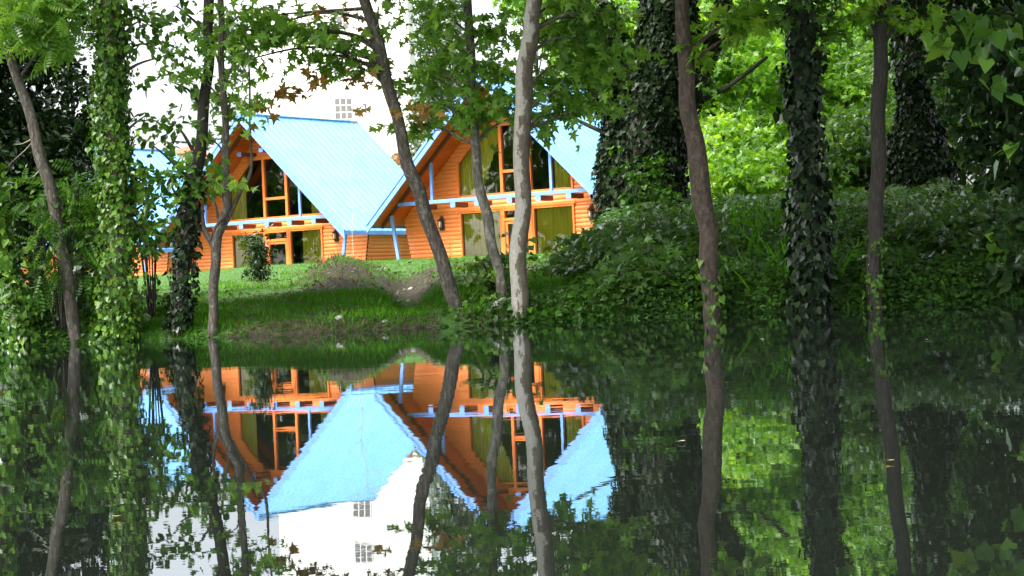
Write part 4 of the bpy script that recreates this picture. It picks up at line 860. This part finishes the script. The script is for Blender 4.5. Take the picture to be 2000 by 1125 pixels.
bush('bush', 'bush on the waterline between the brown and the ivy-clad trunks', 1480, 570, 24.2, 70, 38, 560, 'leaf_ivy_dark', 'heart', .08, seed=8, stems=10)
bush('bush', 'mid-green bush between the ivy-clad trunk and the smooth trunk', 1645, 520, 30, 50, 70, 640, 'leaf_weed', 'heart', .085, seed=9, stems=10)
bush('bush', 'spreading green bush right of the smooth trunk', 1790, 480, 36, 80, 70, 900, 'leaf_weed', 'palm', .11, seed=10, stems=12)
bush('bush', 'dark bush hanging over the water near the right edge', 1880, 520, 24.5, 90, 80, 1200, 'leaf_dark', 'blob', .10, seed=11, stems=14)
bush('bush', 'dark tangled bush below the upper right crown', 1920, 390, 34, 80, 70, 900, 'leaf_dark', 'blob', .11, seed=12, stems=12)
bush('bush', 'light green bush on the crest just left of the ivy-clad trunk', 1500, 430, 46, 55, 30, 700, 'leaf_fresh', 'blob', .10, seed=31, stems=10)
bush('bush', 'light bush on the crest between the brown trunk and the light crest bush', 1420, 425, 48, 36, 28, 500, 'leaf_fresh', 'palm', .14, seed=32, stems=8)
bush('bush', 'green bush halfway down the bank behind the brown trunk', 1330, 545, 27, 50, 36, 420, 'leaf_plane', 'palm', .10, seed=33, stems=8)
bush('vine', 'large-leaved vine hanging to the water at the far right', 1978, 500, 23.3, 22, 100, 120, 'leaf_ivy', 'heart', .13, 'vine', seed=13, stems=6, droop=.9)
bush('ash_sapling', 'feathery sapling with long pinnate leaves across the leaning trunk at left', 105, 400, 23.2, 75, 50, 150, 'leaf_weed', 'pinnate', .26, 'sapling', seed=14, stems=8)
bush('ash_sapling', 'lower feathery sapling with pinnate leaves between the two left ivy trees', 120, 530, 23.2, 80, 45, 140, 'leaf_weed', 'pinnate', .24, 'sapling', seed=15, stems=8)
bush('bush', 'shaded bush at the water between the leftmost trunk and the leaning trunk', 100, 610, 24, 60, 65, 700, 'leaf_dark', 'heart', .08, seed=16, stems=10)
bush('bush', 'dark leafy bush filling the gap left of the thick ivy trunk', 180, 560, 24.6, 50, 110, 1200, 'leaf_dark', 'heart', .09, seed=17, stems=14)
bush('bush', 'green bush in front of the dark evergreen at mid height on the left', 150, 420, 25, 70, 70, 900, 'leaf_weed', 'blob', .10, seed=18, stems=12)
bush('shrub', 'leafy shrub right of the thick ivy trunk, covering the leftmost cabin corner', 290, 440, 24.3, 36, 70, 420, 'leaf_plane', 'blob', .085, 'shrub', seed=19, stems=10)
bush('young_conifer', 'small feathery conifer standing on the lawn before the middle cabin', 508, 500, 45, 22, 62, 1500, 'leaf_dark', 'lance', .10, 'shrub', seed=20, stems=26)
bush('bush', 'low bush on the waterline under the thin dark trunk', 330, 610, 24.5, 34, 40, 260, 'leaf_weed', 'blob', .07, seed=21)
def stem_plant(label, px, py0, py1, Y, group, seed, lsz=.12, nl=10, name='leafy_weed', mt='leaf_weed', kind='lance'):
    g = np.random.default_rng(seed); C = at(px, py0, Y); t = at(px, py1, Y); gz = min(float(ground(C[0], Y)), C[2]); root = empty(name, (C[0], Y, gz), 0, label, 'plant', group)
    h = t[2]-gz; nb = NB(); P = smooth_path([(0, 0, -.03), (.02, 0, h*.5), (t[0]-C[0], 0, h)], 12); nb.add(*tube_np(P, np.linspace(.006, .003, 12), 5)); nb.build('stem', M['leaf_weed'], root)
    k = np.clip((np.linspace(.25, 1, nl)*11).astype(int), 0, 11); a = np.arange(nl)*2.4+g.random(); D = np.stack([np.cos(a), np.sin(a), .35+0*a], 1); N_ = np.stack([-.3*np.cos(a), -.3*np.sin(a), 1+0*a], 1)
    leaves('foliage', P[k], D, N_, lsz*(1-.4*np.linspace(0, 1, nl)), kind, M[mt], root)
for i, (px, a, b, Y, lab) in enumerate([(1093, 560, 490, 32, 'upright broad-leaved weed lowest on the slope below the big ivy tree, left of its fellows'), (1155, 545, 462, 36, 'tall upright weed beside the ivy tree root on the slope'),
      (1180, 500, 455, 44, 'upright weed nearest the foot of the giant ivy tree'), (1230, 520, 450, 34, 'weed rising in front of the climbing bush')]):
    stem_plant(lab, px, a, b, Y, 'upright weeds on the slope', 200+i, .20, 14)
stem_plant('tiny seedling with round leaves on the crest in front of the nearest cabin wall', 878, 516, 474, 40, None, 210, .12, 7, 'seedling', 'leaf_plane', 'blob')

def bare_tree():
    Y = 74; g = np.random.default_rng(77); b0 = at(692, 515, Y); gz = float(ground(b0[0], Y)); r = empty('bare_sapling', (b0[0], Y, gz), 0, 'thin bare leafless sapling standing before the middle cabin roof', 'sapling'); nb = NB()
    tr = np.array([at(a, b, Y) for a, b in [(692, 520), (688, 450), (690, 400), (683, 360), (690, 300), (683, 262), (690, 236)]]); tr[0, 2] = gz-.1; q = smooth_path(tr, 40); nb.add(*tube_np(q, np.linspace(.016, .005, 40), 5, .1))
    for i in range(26):
        k = int(g.uniform(8, 38)); sgn = g.choice([-1, 1]); L_ = g.uniform(.3, 1.2); e = q[k]+np.array([sgn*L_*.8, g.uniform(-.4, .4), L_*g.uniform(.1, .8)]); m_ = (q[k]+e)/2+g.normal(size=3)*.08
        sp = smooth_path([q[k], m_, e], 8); nb.add(*tube_np(sp, np.linspace(.008, .003, 8), 4))
        for j in range(2): f = sp[g.integers(3, 7)]; nb.add(*tube_np(np.array([f, f+g.normal(size=3)*.16+[sgn*.1, 0, .1]]), np.array([.004, .002]), 3))
    nb.build('trunk', M['twig'], r, tuple(r.location))
bare_tree()
# stones of the path
def stone(px, py, Y, s, label, seed):
    g = np.random.default_rng(seed); C = at(px, py, Y); z = float(ground(C[0], Y)); mb = MB(); vs = []; fs = []; k, m_ = 9, 6
    for j in range(m_+1):
        th = math.pi*j/m_
        for i in range(k): ph = 2*math.pi*i/k; r_ = s*(1+.22*math.sin(ph*2+seed)+.18*math.sin(ph*3+th*2+seed*2)); vs.append((r_*math.sin(th)*math.cos(ph)*1.3, r_*math.sin(th)*math.sin(ph), r_*math.cos(th)*.6))
    for j in range(m_):
        for i in range(k): fs.append((j*k+i, (j+1)*k+i, (j+1)*k+(i+1) % k, j*k+(i+1) % k))
    mb.add(vs, fs); o = mb.build('stone', M['stone'], None, 0, True); o.location = (C[0], Y, z+s*.15); tag(o, label, 'stone', 'stones on the bank')
def ydepth(px, py):                                    # where the view ray meets the ground
    for Y in np.arange(23.1, 70, .08):
        p = at(px, py, Y)
        if float(ground(p[0], Y)) >= p[2]: return Y
    return 30
for i, (px, py, s, lab) in enumerate([(803, 566, .05, 'largest pale stone halfway up the dirt path'), (798, 590, .035, 'flat pale stone below the largest one on the path'), (765, 590, .03, 'pale stone at the left side of the path'),
      (752, 640, .03, 'small stone at the foot of the dirt path'), (815, 600, .022, 'little stone right of the middle of the path'), (780, 615, .02, 'dark little stone low on the path'), (663, 624, .05, 'grey stone low on the eroded mound'),
      (700, 600, .025, 'small stone on the mound right of the grey one'), (990, 620, .13, 'rounded grey boulder at the waterline left of the pale plane trunk'), (695, 566, .02, 'tiny stone high on the mound'), (870, 590, .025, 'stone between the path and the leaning trunk')]):
    stone(px, py, ydepth(px, py) if s < .1 else 23.5, s, lab, 300+i)
# teal sheet fence far in the wood
def fence():
    a = at(1468, 404, 62); b = at(1532, 402, 62); z = float(ground(a[0], 62)); top = at(1500, 384, 62)[2]-z
    r = empty('sheet_fence', (a[0], 62, z), 0, 'teal green sheet fence in the clearing left of the ivy-clad trunk', 'fence'); L_ = b[0]-a[0]+.3
    m_ = MB(); n = 16
    for i in range(n): x0 = i*L_/n; m_.box(x0, x0+L_/n-.004, -.02-.02*(i % 2), .02, .0, top-.02)
    m_.build('panel', M['teal'], r)
    for x0 in (0, L_/2, L_): p = MB(); p.box(x0-.03, x0+.03, .03, .09, -.2, top+.03); p.build('post', M['teal'], r)
fence()
